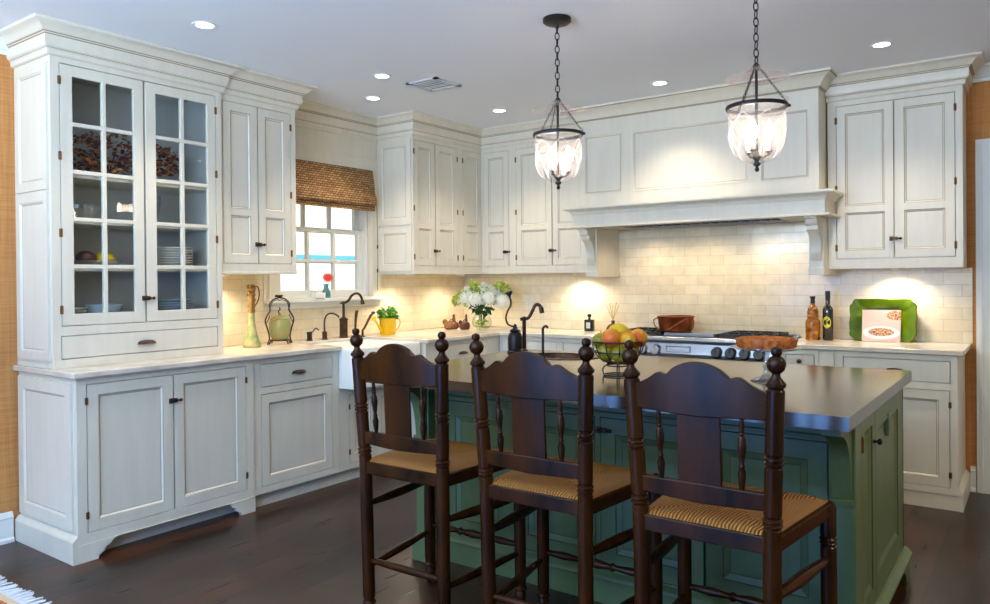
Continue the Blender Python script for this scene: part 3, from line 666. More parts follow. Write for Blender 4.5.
# autumn leaf arrangement on the top shelf
t = thing('leaf_arrangement', 'spray of dried autumn leaves on the top shelf of the hutch', 'dried flowers', L(2.17, .2, SH[2]))
bm = NB(); rnd = random.Random(3)
def leaf(bm, c, s, a, b, g):
    R = Matrix.Rotation(a, 4, 'Z') @ Matrix.Rotation(b, 4, 'X') @ Matrix.Rotation(g, 4, 'Y'); T = Matrix.Translation(c) @ R
    P = [(-.5, 0, 0), (-.25, .28, .06), (.05, .34, .05), (.5, 0, -.05), (.05, -.34, .05), (-.25, -.28, .06), (0, 0, -.04)]
    v = [bm.verts.new(T @ (Vector(p) * s)) for p in P]
    for i in range(6): bm.faces.new([v[i], v[(i + 1) % 6], v[6]])
bm2 = NB(); bm3 = NB()
for i in range(760):
    u = rnd.uniform(1.80, 2.53); k = 1 - abs(u - 2.15) / .48; z = SH[2] + .13 + rnd.uniform(-.09, .12) * (.45 + .7 * max(k, 0)); d = .2 + rnd.uniform(-.09, .10)
    leaf((bm, bm2)[i % 2], L(u, d, z), rnd.uniform(.018, .042), rnd.uniform(0, 6), rnd.uniform(-1.2, 1.2), rnd.uniform(-.7, .7))
prop(obj('red_leaves', bm, M['leafr'], t), 'orange red leaves', kind='stuff'); prop(obj('brown_leaves', bm2, M['leafb'], t), 'dark brown leaves', kind='stuff')
for i in range(7):
    u = 1.95 + i * .07; tube(bm3, sm([L(2.12, .2, SH[2] + .02), L((2.12 + u) / 2, .2, SH[2] + .10), L(u + (u - 2.15) * .4, .2, SH[2] + .16)], 3), .003, 5)
box(bm3, L, 2.02, 2.20, .13, .27, SH[2], SH[2] + .035); obj('dark_basket', bm3, M['dark'], t)

# ================================================================== UPPER CABINETS
def upper(label, fr, u0, u1, dF, doors, loc, z0=1.385, zd0=1.449, zd1=2.430, split=1.765):
    t = thing('wall_cabinet', label, 'cabinet', loc); holes = [(a, b, zd0, zd1) for a, b, *_ in doors]
    merged = []; 
    for a, b, *_ in doors:
        if merged and a - merged[-1][1] < .006: merged[-1] = (merged[-1][0], b, zd0, zd1)
        else: merged.append((a, b, zd0, zd1))
    carcass(t, fr, u0, u1, 0, dF, z0 + .018, H - .03, merged)
    bm = NB(); box(bm, fr, u0, u1, .0, dF + .006, z0, z0 + .018); obj('light_rail', bm, M['cab'], t, bevel=.003)
    for a, b, hs, cl in doors:
        o = door(t, fr, a, b, zd0, zd1, dF, split=split, stile=.05)
        if cl is not None: clasp(o, fr, cl, dF, 1.570)
        if hs is not None:
            for z in (2.36, 1.98, 1.60)[:3] if False else (2.34, 1.90, 1.52): hinge(o, fr, hs, dF, z, .04)
    return t
dwn = -3.97 - XW
t = upper('white two-door wall cabinet between the hutch and the window', L, 2.70, 3.262, dwn, [(2.715, 2.9655, None, None), (2.9675, 3.222, 3.222, 2.967)], L(2.97, .2, 1.385))
crown(t, [(XW + dwn, 2.696), (XW + dwn, 3.262), (XW + .03, 3.262)])
dcn = -3.94 - XW
t = upper('white three-door wall cabinet right of the window, running into the corner', L, 4.372, 5.262, dcn, [(4.385, 4.638, 4.385, None), (4.640, 4.922, 4.922, 4.639), (4.995, 5.258, 4.995, None)], L(4.8, .2, 1.385))
side_panel(t, 4.372, .04, dcn - .015, 1.41, 2.44, split=1.765, st=.05)
crown(t, [(XW + .03, 4.372), (XW + dcn, 4.372), (XW + dcn, 5.25)])
duf = YW - 5.25
t = upper('white three-door wall cabinet on the range wall between the corner and the hood', B, -3.938, -2.845, duf, [(-3.915, -3.648, None, -3.675), (-3.575, -3.222, -3.575, None), (-3.220, -2.90, None, -3.221)], B(-3.4, .15, 1.385))
crown(t, [(XW + dcn, 5.25), (-2.80, 5.25)])
t = upper('white two-door wall cabinet right of the range hood, above the green platter', B, -1.122, -.373, duf, [(-1.071, -.738, -1.071, None), (-.736, -.411, -.411, -.738)], B(-.75, .15, 1.385), zd1=2.432)
crown(t, [(-1.128, 5.25), (-.373, 5.25), (-.373, YW)])

# ================================================================== RANGE HOOD
t = thing('range_hood', 'broad white panelled mantel hood on carved corbels above the range', 'range hood', B(-1.99, .2, 1.35))
x0, x1, yf = -2.862, -1.132, 5.05; dh = YW - yf
bm = NB(); plate(bm, B, (x0, x1, 1.86, H), [(-2.806, -2.493, 1.972, 2.415), (-2.41, -1.572, 1.97, 2.405), (-1.493, -1.188, 1.965, 2.405)], dh - .02, dh)
for h in [(-2.806, -2.493, 1.972, 2.415), (-2.41, -1.572, 1.97, 2.405), (-1.493, -1.188, 1.965, 2.405)]:
    i0 = (h[0] + .006, h[1] - .006, h[2] + .006, h[3] - .006); i1 = (h[0] + .016, h[1] - .016, h[2] + .016, h[3] - .016); iq = (h[0] + .019, h[1] - .019, h[2] + .019, h[3] - .019)
    slope(bm, B, h, i0, dh + .003, dh + .003); slope(bm, B, i0, i1, dh + .003, dh - .009); slope(bm, B, i1, iq, dh - .0085, dh - .0088, 1); slope(bm, B, h, h, dh - .001, dh + .003)
    bm.faces.new([bm.verts.new(B(u, dh - .009, z)) for u, z in ((i1[0], i1[2]), (i1[1], i1[2]), (i1[1], i1[3]), (i1[0], i1[3]))])
box(bm, B, x0, x0 + .02, 0.013, dh - .02, 1.86, H); box(bm, B, x1 - .02, x1, 0.013, dh - .02, 1.86, H)
obj('chimney_panel', bm, [M['cab'], M['glaze']], t)
CH = [(0, 0), (.008, 0), (.012, .012), (.02, .018), (.03, .036), (.05, .058), (.075, .072), (.085, .076), (.092, .082), (.092, .096), (0, .096)]
bm = NB(); sweep(bm, [(a, H - .096 + b) for a, b in CH], [(x0, YW - .1), (x0, yf), (x1, yf), (x1, 5.24)], mi={1: 1, 7: 1}); obj('crown_moulding', bm, [M['cab'], M['glaze']], t, smooth=25)
# mantel shelf: fascia with cap moulding
ym = 4.96; mx0, mx1 = -2.865, -1.078
bm = NB(); MP = [(-.03, 1.715), (.03, 1.715), (.034, 1.718), (.034, 1.727), (.028, 1.730), (.0, 1.732), (.0, 1.815), (.006, 1.818), (.010, 1.830), (.022, 1.842), (.044, 1.850), (.052, 1.853), (.056, 1.860), (.056, 1.872), (-.03, 1.872)]
sweep(bm, MP, [(mx0, YW - .14), (mx0, ym), (mx1, ym), (mx1, 5.24)]); obj('mantel_fascia', bm, M['cab'], t, smooth=20)
bm = NB(); box(bm, B, mx0 + .02, mx1 - .02, .013, YW - ym - .02, 1.852, 1.868); obj('mantel_top', bm, M['cab'], t)
bm = NB(); plate(bm, Fr((0, 0, 0), (1, 0, 0), (0, 0, 1)), (0, 0, 0, 0), [], 0, 0) if False else None
box(bm, B, mx0 + .03, -2.56, .013, YW - ym - .03, 1.722, 1.742); box(bm, B, -1.40, mx1 - .03, .013, YW - ym - .03, 1.722, 1.742); box(bm, B, -2.56, -1.40, YW - ym - .13, YW - ym - .03, 1.722, 1.742); box(bm, B, -2.56, -1.40, .013, .08, 1.722, 1.742)
obj('mantel_underside', bm, M['cab'], t)
bm = NB(); box(bm, B, -2.56, -1.40, .08, YW - ym - .13, 1.742, 1.75)
for i in range(16): box(bm, B, -2.54 + i * .073, -2.49 + i * .073, .09, YW - ym - .14, 1.734, 1.742)
obj('filter_grille', bm, M['iron'], t)
for cx0, cx1 in ((-2.838, -2.750), (-1.212, -1.124)):
    yp = 5.13; bm = NB(); box(bm, B, cx0, cx1, .013, YW - yp, 1.352, 1.722); box(bm, B, cx0 - .006, cx1 + .006, .013, YW - yp + .008, 1.35, 1.395)
    o = obj('pilaster', bm, M['cab'], t, bevel=.003)
    PF = Fr((0, YW, 0), (0, -1, 0), (1, 0, 0))    # u = out, d = x
    pts = [(YW - yp - .01, 1.44)] + [(p.x, p.y) for p in sm([(YW - yp + .006, 1.445, 0), (YW - yp + .02, 1.49, 0), (YW - yp + .022, 1.54, 0), (YW - yp + .05, 1.60, 0), (YW - yp + .10, 1.635, 0)], 5)] + [(YW - yp + .10, 1.66), (YW - yp + .125, 1.67), (YW - yp + .135, 1.70), (YW - yp + .16, 1.705), (YW - yp + .16, 1.722), (YW - yp - .01, 1.722)]
    bm = NB(); prism(bm, PF, pts, cx0 + .01, cx1 - .01); obj('corbel', bm, M['cab'], t, smooth=25)
# puck lights under the hood
# ================================================================== RANGE
t = thing('range_cooker', 'wide stainless professional range with six burners and black knobs', 'stove', B(-1.97, .3, 0))
r0, r1 = -2.588, -1.362; rf = YW - 4.95
bm = NB(); box(bm, B, r0, r1, .02, rf - .03, .10, .885); box(bm, B, r0, r1, .02, .05, .885, .936); obj('body', bm, M['steel'], t, bevel=.003)
bm = NB(); box(bm, B, r0, r1, .02, rf, .895, .925); tube(bm, [B(r0, rf, .910), B(r1, rf, .910)], .022, 14); obj('cooktop', bm, M['steel'], t, smooth=40)
bm = NB(); box(bm, B, r0 + .03, r1 - .03, .07, rf - .06, .925, .932); obj('burner_tray', bm, M['black'], t)
bm = NB(); prism(bm, Fr((0, YW, 0), (0, -1, 0), (1, 0, 0)), [(rf - .03, .79), (rf - .008, .79), (rf + .006, .815), (rf - .012, .888), (rf - .03, .888)], r0, r1); obj('control_panel', bm, M['steel'], t, bevel=.003)
for k in range(3):
    g0 = r0 + .045 + (1, 0, 2)[k] * .38; bm = NB()
    if k == 0:
        box(bm, B, g0, g0 + .36, .08, rf - .07, .932, .952)
    else:
        for j in range(2):
            c0 = .08 + j * ((rf - .15) / 2); c1 = c0 + (rf - .15) / 2 - .008
            for (a, b, c, d) in ((g0, g0 + .36, c0, c0 + .012), (g0, g0 + .36, c1 - .012, c1), (g0, g0 + .012, c0, c1), (g0 + .348, g0 + .36, c0, c1)): box(bm, B, a, b, c, d, .938, .956)
            for q in range(4):
                for sgn in (0, 1):
                    u = g0 + .05 + q * .082; box(bm, B, u, u + .012, c0 + .01 if not sgn else (c0 + c1) / 2 + .03, (c0 + c1) / 2 - .03 if not sgn else c1 - .01, .944, .958)
            for f_ in (g0 + .006, g0 + .354): 
                for e_ in (c0 + .006, c1 - .006): box(bm, B, f_ - .005, f_ + .005, e_ - .005, e_ + .005, .932, .94)
    obj('griddle_plate' if k == 0 else 'burner_grate', bm, M['steel'] if k == 0 else M['black'], t, bevel=.0015)
for k in range(2):
    for j in range(2):
        for q in range(2):
            c = B(r0 + .045 + .38 * (k * 2) + .09 + q * .18, .19 + j * .21, .932)
            bm = NB(); lathe(bm, [(0, 0), (.04, 0), (.042, .006), (.03, .008), (.028, .014), (0, .014)], 18, Matrix.Translation(c)); obj('burner_cap', bm, M['black'], t, smooth=30)
for u in (-2.50, -2.40, -2.29, -2.19, -1.757, -1.663, -1.570, -1.478):
    p, q = B(u, rf - .005, .833), B(u, rf + .05, .840); bm = NB(); lathe(bm, [(.040, 0), (.041, .004), (.036, .007), (.036, .012), (.033, .034), (.029, .038), (0, .038)], 22, along(p, q))
    box(bm, B, u - .003, u + .003, rf + .03, rf + .037, .84, .870); obj('control_knob', bm, M['knobblk' if u > -2 else 'steel'], t, smooth=30)
for u0_, u1_ in ((r0 + .02, -2.02), (-1.99, r1 - .02)):
    bm = NB(); box(bm, B, u0_, u1_, rf - .03, rf - .002, .16, .775); dd = obj('oven_door', bm, M['steel'], t, bevel=.004)
    bm = NB(); tube(bm, [B(u0_ + .03, rf + .05, .72), B(u1_ - .03, rf + .05, .72)], .012, 12)
    for u in (u0_ + .06, u1_ - .06): tube(bm, [B(u, rf - .004, .72), B(u, rf + .05, .72)], .009, 10)
    obj('handle', bm, M['steel'], dd, smooth=40)
bm = NB(); box(bm, B, r0 + .02, r1 - .02, .03, rf - .06, 0, .10); obj('kick_plate', bm, M['steel'], t)
# badge plate outline on the control panel
bm = NB(); plate(bm, B, (-2.12, -1.94, .825, .868), [(-2.112, -1.948, .831, .862)], rf - .004, rf + .006); obj('badge_plate', bm, M['steel'], t, bevel=.001)

# ================================================================== ISLAND
t = thing('kitchen_island', 'large sage green panelled island with corbels under the dark stone top', 'kitchen island', (-1.5, 3.15, 0))
ix0, ix1, iy0, iy1 = -2.43, -.50, 2.79, 3.775
IN = Fr((0, iy0, 0), (1, 0, 0), (0, -1, 0)); IR = Fr((ix1, 0, 0), (0, 1, 0), (1, 0, 0)); IL = Fr((ix0, 0, 0), (0, 1, 0), (-1, 0, 0)); IF = Fr((0, iy1, 0), (1, 0, 0), (0, 1, 0))
bm = NB(); plate(bm, IN, (-2.35, -.58, .0, .868), [(-2.33, -1.512, .135, .765), (-1.488, -.60, .135, .765)], -.02, 0)
box(bm, W, ix0 + .02, ix1 - .02, iy0 + .03, iy1 - .03, .0, .755)
plate(bm, IR, (iy0 + .012, iy1, .09, .868), [(2.825, 3.075, .15, .845), (3.085, 3.70, .15, .845)], -.02, 0)
plate(bm, IL, (iy0 + .03, iy1, .09, .868), [(2.85, 3.23, .15, .83), (3.27, 3.70, .15, .83)], -.02, 0)
plate(bm, IF, (ix0, ix1, .09, .868), [(-2.36, -1.50, .15, .83), (-1.46, -.6, .15, .83)], -.02, 0)
obj('body', bm, M['island'], t)
bm = NB(); box(bm, IN, -2.35, -.58, 0, .012, .778, .790); box(bm, IN, -2.35, -.58, 0, .02, .845, .868); obj('frieze_moulding', bm, M['island'], t, bevel=.003)
for a, b in ((-2.33, -1.922), (-1.920, -1.512), (-1.488, -1.045), (-1.043, -.60)):
    o = door(t, IN, a, b, .135, .765, 0, 'island', stile=.065, ogee=.026)
    if abs(a + 1.488) < .001: clasp(o, IN, -1.475, 0, .711)
for fr, ds in ((IR, ((2.825, 3.075, .045), (3.085, 3.70, .07))), ):
    for a, b, st in ds:
        o = door(t, fr, a, b, .15, .845, 0, 'island', stile=st, ogee=.024)
        if a < 3: knob(o, fr, 3.045, 0, .735, 'iron', .012); hinge(o, fr, 2.827, 0, .76, .05)
        else:
            bm = NB(); box(bm, fr, 3.36, 3.43, -.008, .004, .70, .79); box(bm, fr, 3.375, 3.415, .004, .006, .715, .775); obj('outlet_cover', bm, M['greenplate'], t, bevel=.002)
for a, b in ((2.85, 3.23), (3.27, 3.70)): door(t, IL, a, b, .15, .83, 0, 'island', ogee=.026)
for a, b in ((-2.36, -1.93), (-1.93, -1.50), (-1.46, -1.03), (-1.03, -.6)): door(t, IF, a, b, .15, .83, 0, 'island', ogee=.026)
for px0, px1, ins in ((ix0, -2.35, 1), (-.58, ix1, 0)):
    bm = NB(); box(bm, W, px0 - (.003 if ins else -.003) * 0, px1 + (0 if ins else .003), 2.70, iy0 + (.03 if ins else .010), .0, .868); box(bm, W, px0 - .012, px1 + .012, 2.688, iy0 + .008, .0, .11); box(bm, W, px0 - .006, px1 + .006, 2.694, iy0 + .008, .11, .125)
    o = obj('corner_post', bm, M['island'], t, bevel=.003)
    # corbel in profile: u = -y, d = x
    CF = Fr((0, 2.70, 0), (0, -1, 0), (1, 0, 0)); arc = [(p.x, p.y) for p in sm([(.012, .60, 0), (.020, .68, 0), (.042, .76, 0), (.085, .81, 0), (.15, .838, 0)], 5)]
    bm = NB(); prism(bm, CF, [(0, .60)] + arc + [(.165, .838), (.165, .868), (0, .868)], px0 + .012, px1 - .008); box(bm, CF, 0, .022, px0 + .006, px1 - .004, .585, .602); obj('corbel', bm, M['island'], t, smooth=25)
PB = [(0, 0), (.020, 0), (.020, .095), (.024, .10), (.018, .112), (.008, .122), (0, .128)]
bm = NB(); sweep(bm, PB, [(-2.35, iy0), (-.58, iy0)]); obj('base_moulding', bm, M['island'], t)
bm = NB()  # right side base with bracket cut-out
pts = [(2.69, 0), (2.80, 0), (2.83, .03), (2.87, .045), (2.90, .075), (3.62, .075), (3.66, .05), (3.69, .02), (3.70, 0), (iy1 + .02, 0), (iy1 + .02, .10), (2.69, .10)]
prism(bm, IR, pts, -.02, .022); obj('bracket_base', bm, M['island'], t)
bm = NB(); sweep(bm, [(0, .10), (.030, .10), (.032, .108), (.022, .118), (.010, .13), (0, .132)], [(ix1, 2.69), (ix1, iy1 + .02)]); obj('base_moulding', bm, M['island'], t)
bm = NB(); box(bm, IL, 2.69, iy1 + .02, -.02, .022, 0, .10); obj('bracket_base', bm, M['island'], t)
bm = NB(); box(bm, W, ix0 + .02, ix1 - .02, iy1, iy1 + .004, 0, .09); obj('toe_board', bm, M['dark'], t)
# island top with an oval cut for the copper prep sink
top = thing('island_countertop', 'dark brown polished stone slab on the green island', 'countertop', (-1.5, 3.14, .870))
tx0, tx1, ty0, ty1 = -2.553, -.47, 2.46, 3.815
SC = (-2.13, 3.56); SR = (.20, .155); NS = 40
def sq(i, n=NS):
    a = 2 * PI * i / n; c, s = math.cos(a), math.sin(a); k = 1 / max(abs(c), abs(s)); return SC[0] + c * k * .24, SC[1] + s * k * .2
bm = NB()
for z, s in ((.914, 1), (.870, -1)):
    ring = [bm.verts.new((SC[0] + SR[0] * math.cos(2 * PI * i / NS), SC[1] + SR[1] * math.sin(2 * PI * i / NS), z)) for i in range(NS)]
    q = [bm.verts.new((*sq(i), z)) for i in range(NS)]
    for i in range(NS): bm.faces.new([ring[i], ring[(i + 1) % NS], q[(i + 1) % NS], q[i]])
    if s == 1: R1 = ring; Q1 = q
    else: R2 = ring; Q2 = q
for i in range(NS): bm.faces.new([R1[i], R1[(i + 1) % NS], R2[(i + 1) % NS], R2[i]])
u0_, u1_, v0_, v1_ = SC[0] - .24, SC[0] + .24, SC[1] - .2, SC[1] + .2
for z in (.914, .870):
    for (a, b, c, d) in ((tx0, u0_, ty0, ty1), (u1_, tx1, ty0, ty1), (u0_, u1_, ty0, v0_), (u0_, u1_, v1_, ty1)):
        bm.faces.new([bm.verts.new(p) for p in ((a, c, z), (b, c, z), (b, d, z), (a, d, z))])
for (a, c), (b, d) in (((tx0, ty0), (tx1, ty0)), ((tx1, ty0), (tx1, ty1)), ((tx1, ty1), (tx0, ty1)), ((tx0, ty1), (tx0, ty0))):
    bm.faces.new([bm.verts.new(p) for p in ((a, c, .870), (b, d, .870), (b, d, .914), (a, c, .914))])
bmesh.ops.remove_doubles(bm, verts=bm.verts, dist=.0001)
obj('slab', bm, M['isl_top'], top)
bm = NB(); T = Matrix.Translation((SC[0], SC[1], 0)) @ Matrix.Diagonal((1, SR[1] / SR[0], 1, 1)); r = SR[0] - .001
lathe(bm, [(r - .012, .918), (r + .016, .9165), (r + .016, .9145), (r - .001, .914), (r - .006, .86), (r - .03, .80), (r * .5, .772), (0, .77), ], 40, T, cap=False)
o = tagm('prep_sink', bm, M['bronze'], 'small oval dark copper prep sink set in the island top', 'sink', (SC[0], SC[1], .77), smooth=40)
o.modifiers.new('s', 'SOLIDIFY').thickness = -.001
# the island's box must leave room for the sink: handled by the sink sitting in the hollow top (see body)

# ================================================================== STOOLS
def postp(z0, z1, r, beads):
    """turned post profile with ring beads"""
    P = [(r, z0)]
    for b in sorted(beads):
        P += [(r, b - .020), (r * .86, b - .017), (r * .86, b - .014), (r * 1.10, b - .010), (r * 1.12, b - .006), (r * .9, b - .002), (r * .9, b), (r * 1.12, b + .004), (r * 1.10, b + .008), (r * .86, b + .012), (r * .88, b + .015), (r, b + .019)]
    return P + [(r, z1)]
def make_stool():
    t = thing('counter_stool', 'x', 'stool', (0, 0, 0), 0, None)
    r = .0245
    for s in (-1, 1):
        foot, seatp, topp = Vector((s * .188, -.200, 0)), Vector((s * .194, -.210, .64)), Vector((s * .216, -.235, 1.150))
        # lower half: floor to seat, upper half to finial; one mesh with a kink at the seat
        bm = NB(); Ls = (seatp - foot).length; T1 = along(foot, seatp)
        lathe(bm, [(.013, 0), (.017, .01), (.021, .055), (.017, .066), (.025, .072), (.026, .078), (.020, .084)] + [(.024, .10), (r, .22), (r * 1.02, .45), (r, Ls)], 18, T1)
        T2 = along(seatp, topp); k = Ls * 0
        lathe(bm, postp(0, .395, r, [.035, .205]) + [(r, .396), (r * .8, .402), (r * 1.08, .408), (r * 1.1, .416), (r * .8, .424), (.012, .434), (.011, .442), (.021, .451), (.0255, .463), (.0255, .472), (.020, .483), (.010, .490), (.0135, .494), (.0155, .502), (.013, .510), (.006, .514), (0, .515)], 18, T2)
        obj('leg', bm, M['chair'], t, smooth=35, world=False)
        ff, ft = Vector((s * .240, .232, 0)), Vector((s * .237, .230, .638)); bm = NB()
        lathe(bm, [(.014, 0), (.018, .012), (.0225, .06), (.018, .07), (.026, .077), (.026, .083), (.020, .09), (.0235, .11), (r, .25), (r, .49), (r * .84, .494), (r * 1.12, .502), (r * .88, .508), (r * 1.12, .514), (r * .84, .522), (r, .526), (r, .612), (r * .9, .626), (r * .5, .632), (0, .633)], 18, along(ff, ft))
        obj('leg', bm, M['chair'], t, smooth=35, world=False)
    def strut(name, p, q, r0=.0115, r1=.0195, fancy=False):
        p, q = Vector(p), Vector(q); ln = (q - p).length; bm = NB()
        if fancy: pr = [(r0 * .8, 0), (r0, .04 * ln), (r1, .2 * ln), (r0, .33 * ln), (r1 * 1.1, .36 * ln), (r0, .39 * ln), (r1 * .9, .43 * ln), (r1 * 1.15, .5 * ln), (r1 * .9, .57 * ln), (r0, .61 * ln), (r1 * 1.1, .64 * ln), (r0, .67 * ln), (r1, .8 * ln), (r0, .96 * ln), (r0 * .8, ln)]
        else: pr = [(r0 * .85, 0)] + [(r0 + (r1 - r0) * math.sin(PI * i / 10) ** 1.5, ln * i / 10) for i in range(1, 10)] + [(r0 * .85, ln)]
        lathe(bm, pr, 14, along(p, q)); obj(name, bm, M['chair'], t, smooth=40, world=False)
    for s in (-1, 1):
        strut('side_stretcher', (s * .192, -.205, .462), (s * .238, .228, .452)); strut('side_stretcher', (s * .190, -.200, .215), (s * .239, .228, .225), .0105, .016)
    strut('rear_stretcher', (-.188, -.202, .242), (.188, -.202, .242), .0105, .015); strut('front_stretcher', (-.239, .231, .255), (.239, .231, .255), .010, .0155, True)
    # seat rails
    Z0, Z1 = .585, .634; bm = NB()
    PW = Fr((0, 0, 0), (1, 0, 0), (0, 1, 0))
    box(bm, PW, -.19, .19, -.224, -.200, Z0, Z1); obj('seat_rail', bm, M['chair'], t, bevel=.004, world=False)
    bm = NB(); box(bm, PW, -.230, .230, .220, .244, Z0, Z1 - .01); obj('seat_rail', bm, M['chair'], t, bevel=.004, world=False)
    for s in (-1, 1):
        bm = NB(); v = []
        for z in (Z0, Z1 - .004):
            v += [bm.verts.new(p) for p in ((s * .194 - .012, -.205, z), (s * .194 + .012, -.205, z), (s * .239 + .012, .225, z), (s * .239 - .012, .225, z))]
        for f in ((0, 1, 2, 3), (4, 5, 6, 7), (0, 1, 5, 4), (1, 2, 6, 5), (2, 3, 7, 6), (3, 0, 4, 7)): bm.faces.new([v[i] for i in f])
        obj('seat_rail', bm, M['chair'], t, bevel=.004, world=False)
    # rush seat: puffed pad with sunken envelope seams
    bm = NB(); n = 28; G = []
    for j in range(n + 1):
        row = []; fy = -1 + 2 * j / n; y = .01 + fy * .227; hw = .189 + (y + .217) / .454 * .046
        for i in range(n + 1):
            fx = -1 + 2 * i / n; e = max(abs(fx), abs(fy)); dome = .020 * (1 - e ** 6) ** .5 if e < 1 else 0
            seam = .006 * math.exp(-((abs(fx) - abs(fy)) / .08) ** 2) * (e < .98)
            dip = .010 * (1 - e) ; row.append(bm.verts.new((fx * hw * 1.02, y * 1.01, .632 + dome - seam - dip)))
        G.append(row)
    for j in range(n):
        for i in range(n): bm.faces.new([G[j][i], G[j][i + 1], G[j + 1][i + 1], G[j + 1][i]])
    rim = [G[0][i] for i in range(n + 1)] + [G[j][n] for j in range(1, n + 1)] + [G[n][i] for i in range(n - 1, -1, -1)] + [G[j][0] for j in range(n - 1, 0, -1)]
    low = [bm.verts.new((v.co.x * .985, v.co.y * .985, .618)) for v in rim]
    for i in range(len(rim)): bm.faces.new([rim[i], rim[(i + 1) % len(rim)], low[(i + 1) % len(rim)], low[i]])
    bm.faces.new(low[::-1]); obj('rush_seat', bm, M['rush'], t, smooth=60, world=False)
    # back: y as a function of z, and a slight bow
    yb = lambda z: -.210 - (z - .64) / .510 * .025
    def curved(name, pts, th, bow=.018, m='chair'):
        """outline (x,z) triangulated into vertical strips, bowed backwards"""
        xs = sorted({round(p[0], 4) for p in pts[0]}); lo, hi = pts
        def f(c, x):
            for (a, b), (c2, d) in zip(c, c[1:]):
                if a <= x <= c2: return b + (d - b) * ((x - a) / (c2 - a) if c2 > a else 0)
            return c[-1][1]
        bm = NB(); N = 40; a0, a1 = hi[0][0], hi[-1][0]; rows = []
        for i in range(N + 1):
            x = a0 + (a1 - a0) * i / N; zl, zh = f(lo, x), f(hi, x); bw = -bow * (1 - (x / .21) ** 2); r_ = []
            for z in (zl, zh):
                for d in (-th / 2, th / 2): r_.append(bm.verts.new((x, yb(z) + bw + d, z)))
            rows.append(r_)
        for a, b in zip(rows, rows[1:]):
            for p, q in ((0, 1), (1, 3), (3, 2), (2, 0)): bm.faces.new([a[p], a[q], b[q], b[p]])
        bm.faces.new([rows[0][i] for i in (0, 1, 3, 2)]); bm.faces.new([rows[-1][i] for i in (0, 1, 3, 2)])
        return obj(name, bm, M[m], t, smooth=35, bevel=.003, world=False)
    hi = [(p.x, p.y) for p in sm([(-.207, 1.028, 0), (-.185, 1.030, 0), (-.150, 1.046, 0), (-.120, 1.066, 0), (-.098, 1.062, 0)], 4)] + [(p.x, p.y) for p in sm([(-.092, 1.060, 0), (-.070, 1.082, 0), (-.035, 1.098, 0), (0, 1.103, 0), (.035, 1.098, 0), (.070, 1.082, 0), (.092, 1.060, 0)], 4)] + [(p.x, p.y) for p in sm([(.098, 1.062, 0), (.120, 1.066, 0), (.150, 1.046, 0), (.185, 1.030, 0), (.207, 1.028, 0)], 4)]
    curved('crest_rail', ([(-.207, .955), (0, .947), (.207, .955)], hi), .022)
    curved('lower_back_rail', ([(-.198, .705), (0, .698), (.198, .705)], [(-.198, .752), (0, .756), (.198, .752)]), .020, .014)
    curved('back_splat', ([(-.064, .75), (.064, .75)], [(-.064, .955), (.064, .955)]), .010, .016)
    for s in (-1, 1):
        p, q = Vector((s * .118, yb(.752) - .010, .748)), Vector((s * .122, yb(.955) - .012, .958)); bm = NB()
        lathe(bm, [(.006, 0), (.007, .01), (.010, .03), (.0115, .05), (.007, .068), (.009, .072), (.006, .078), (.009, .10), (.0125, .125), (.010, .15), (.006, .156), (.010, .161), (.006, .166), (.0075, .18), (.005, .21)], 12, along(p, q)); obj('spindle', bm, M['chair'], t, smooth=40, world=False)
    return t
st = make_stool()
spots = [(-1.962, 2.310, 1.0, 'dark turned rush-seat counter stool nearest the sink, leftmost of the three'),
         (-1.371, 2.310, 0.5, 'dark turned rush-seat counter stool in the middle of the three'),
         (-.786, 2.305, -.5, 'dark turned rush-seat counter stool in front of the tart, rightmost of three')]
for i, (x, y, a, lb) in enumerate(spots):
    o = st if i == 0 else copy_tree(st)
    o.location = (x, y, 0); o.rotation_euler = (0, 0, math.radians(a)); prop(o, lb, 'stool', 'rush-seat counter stools along the island')

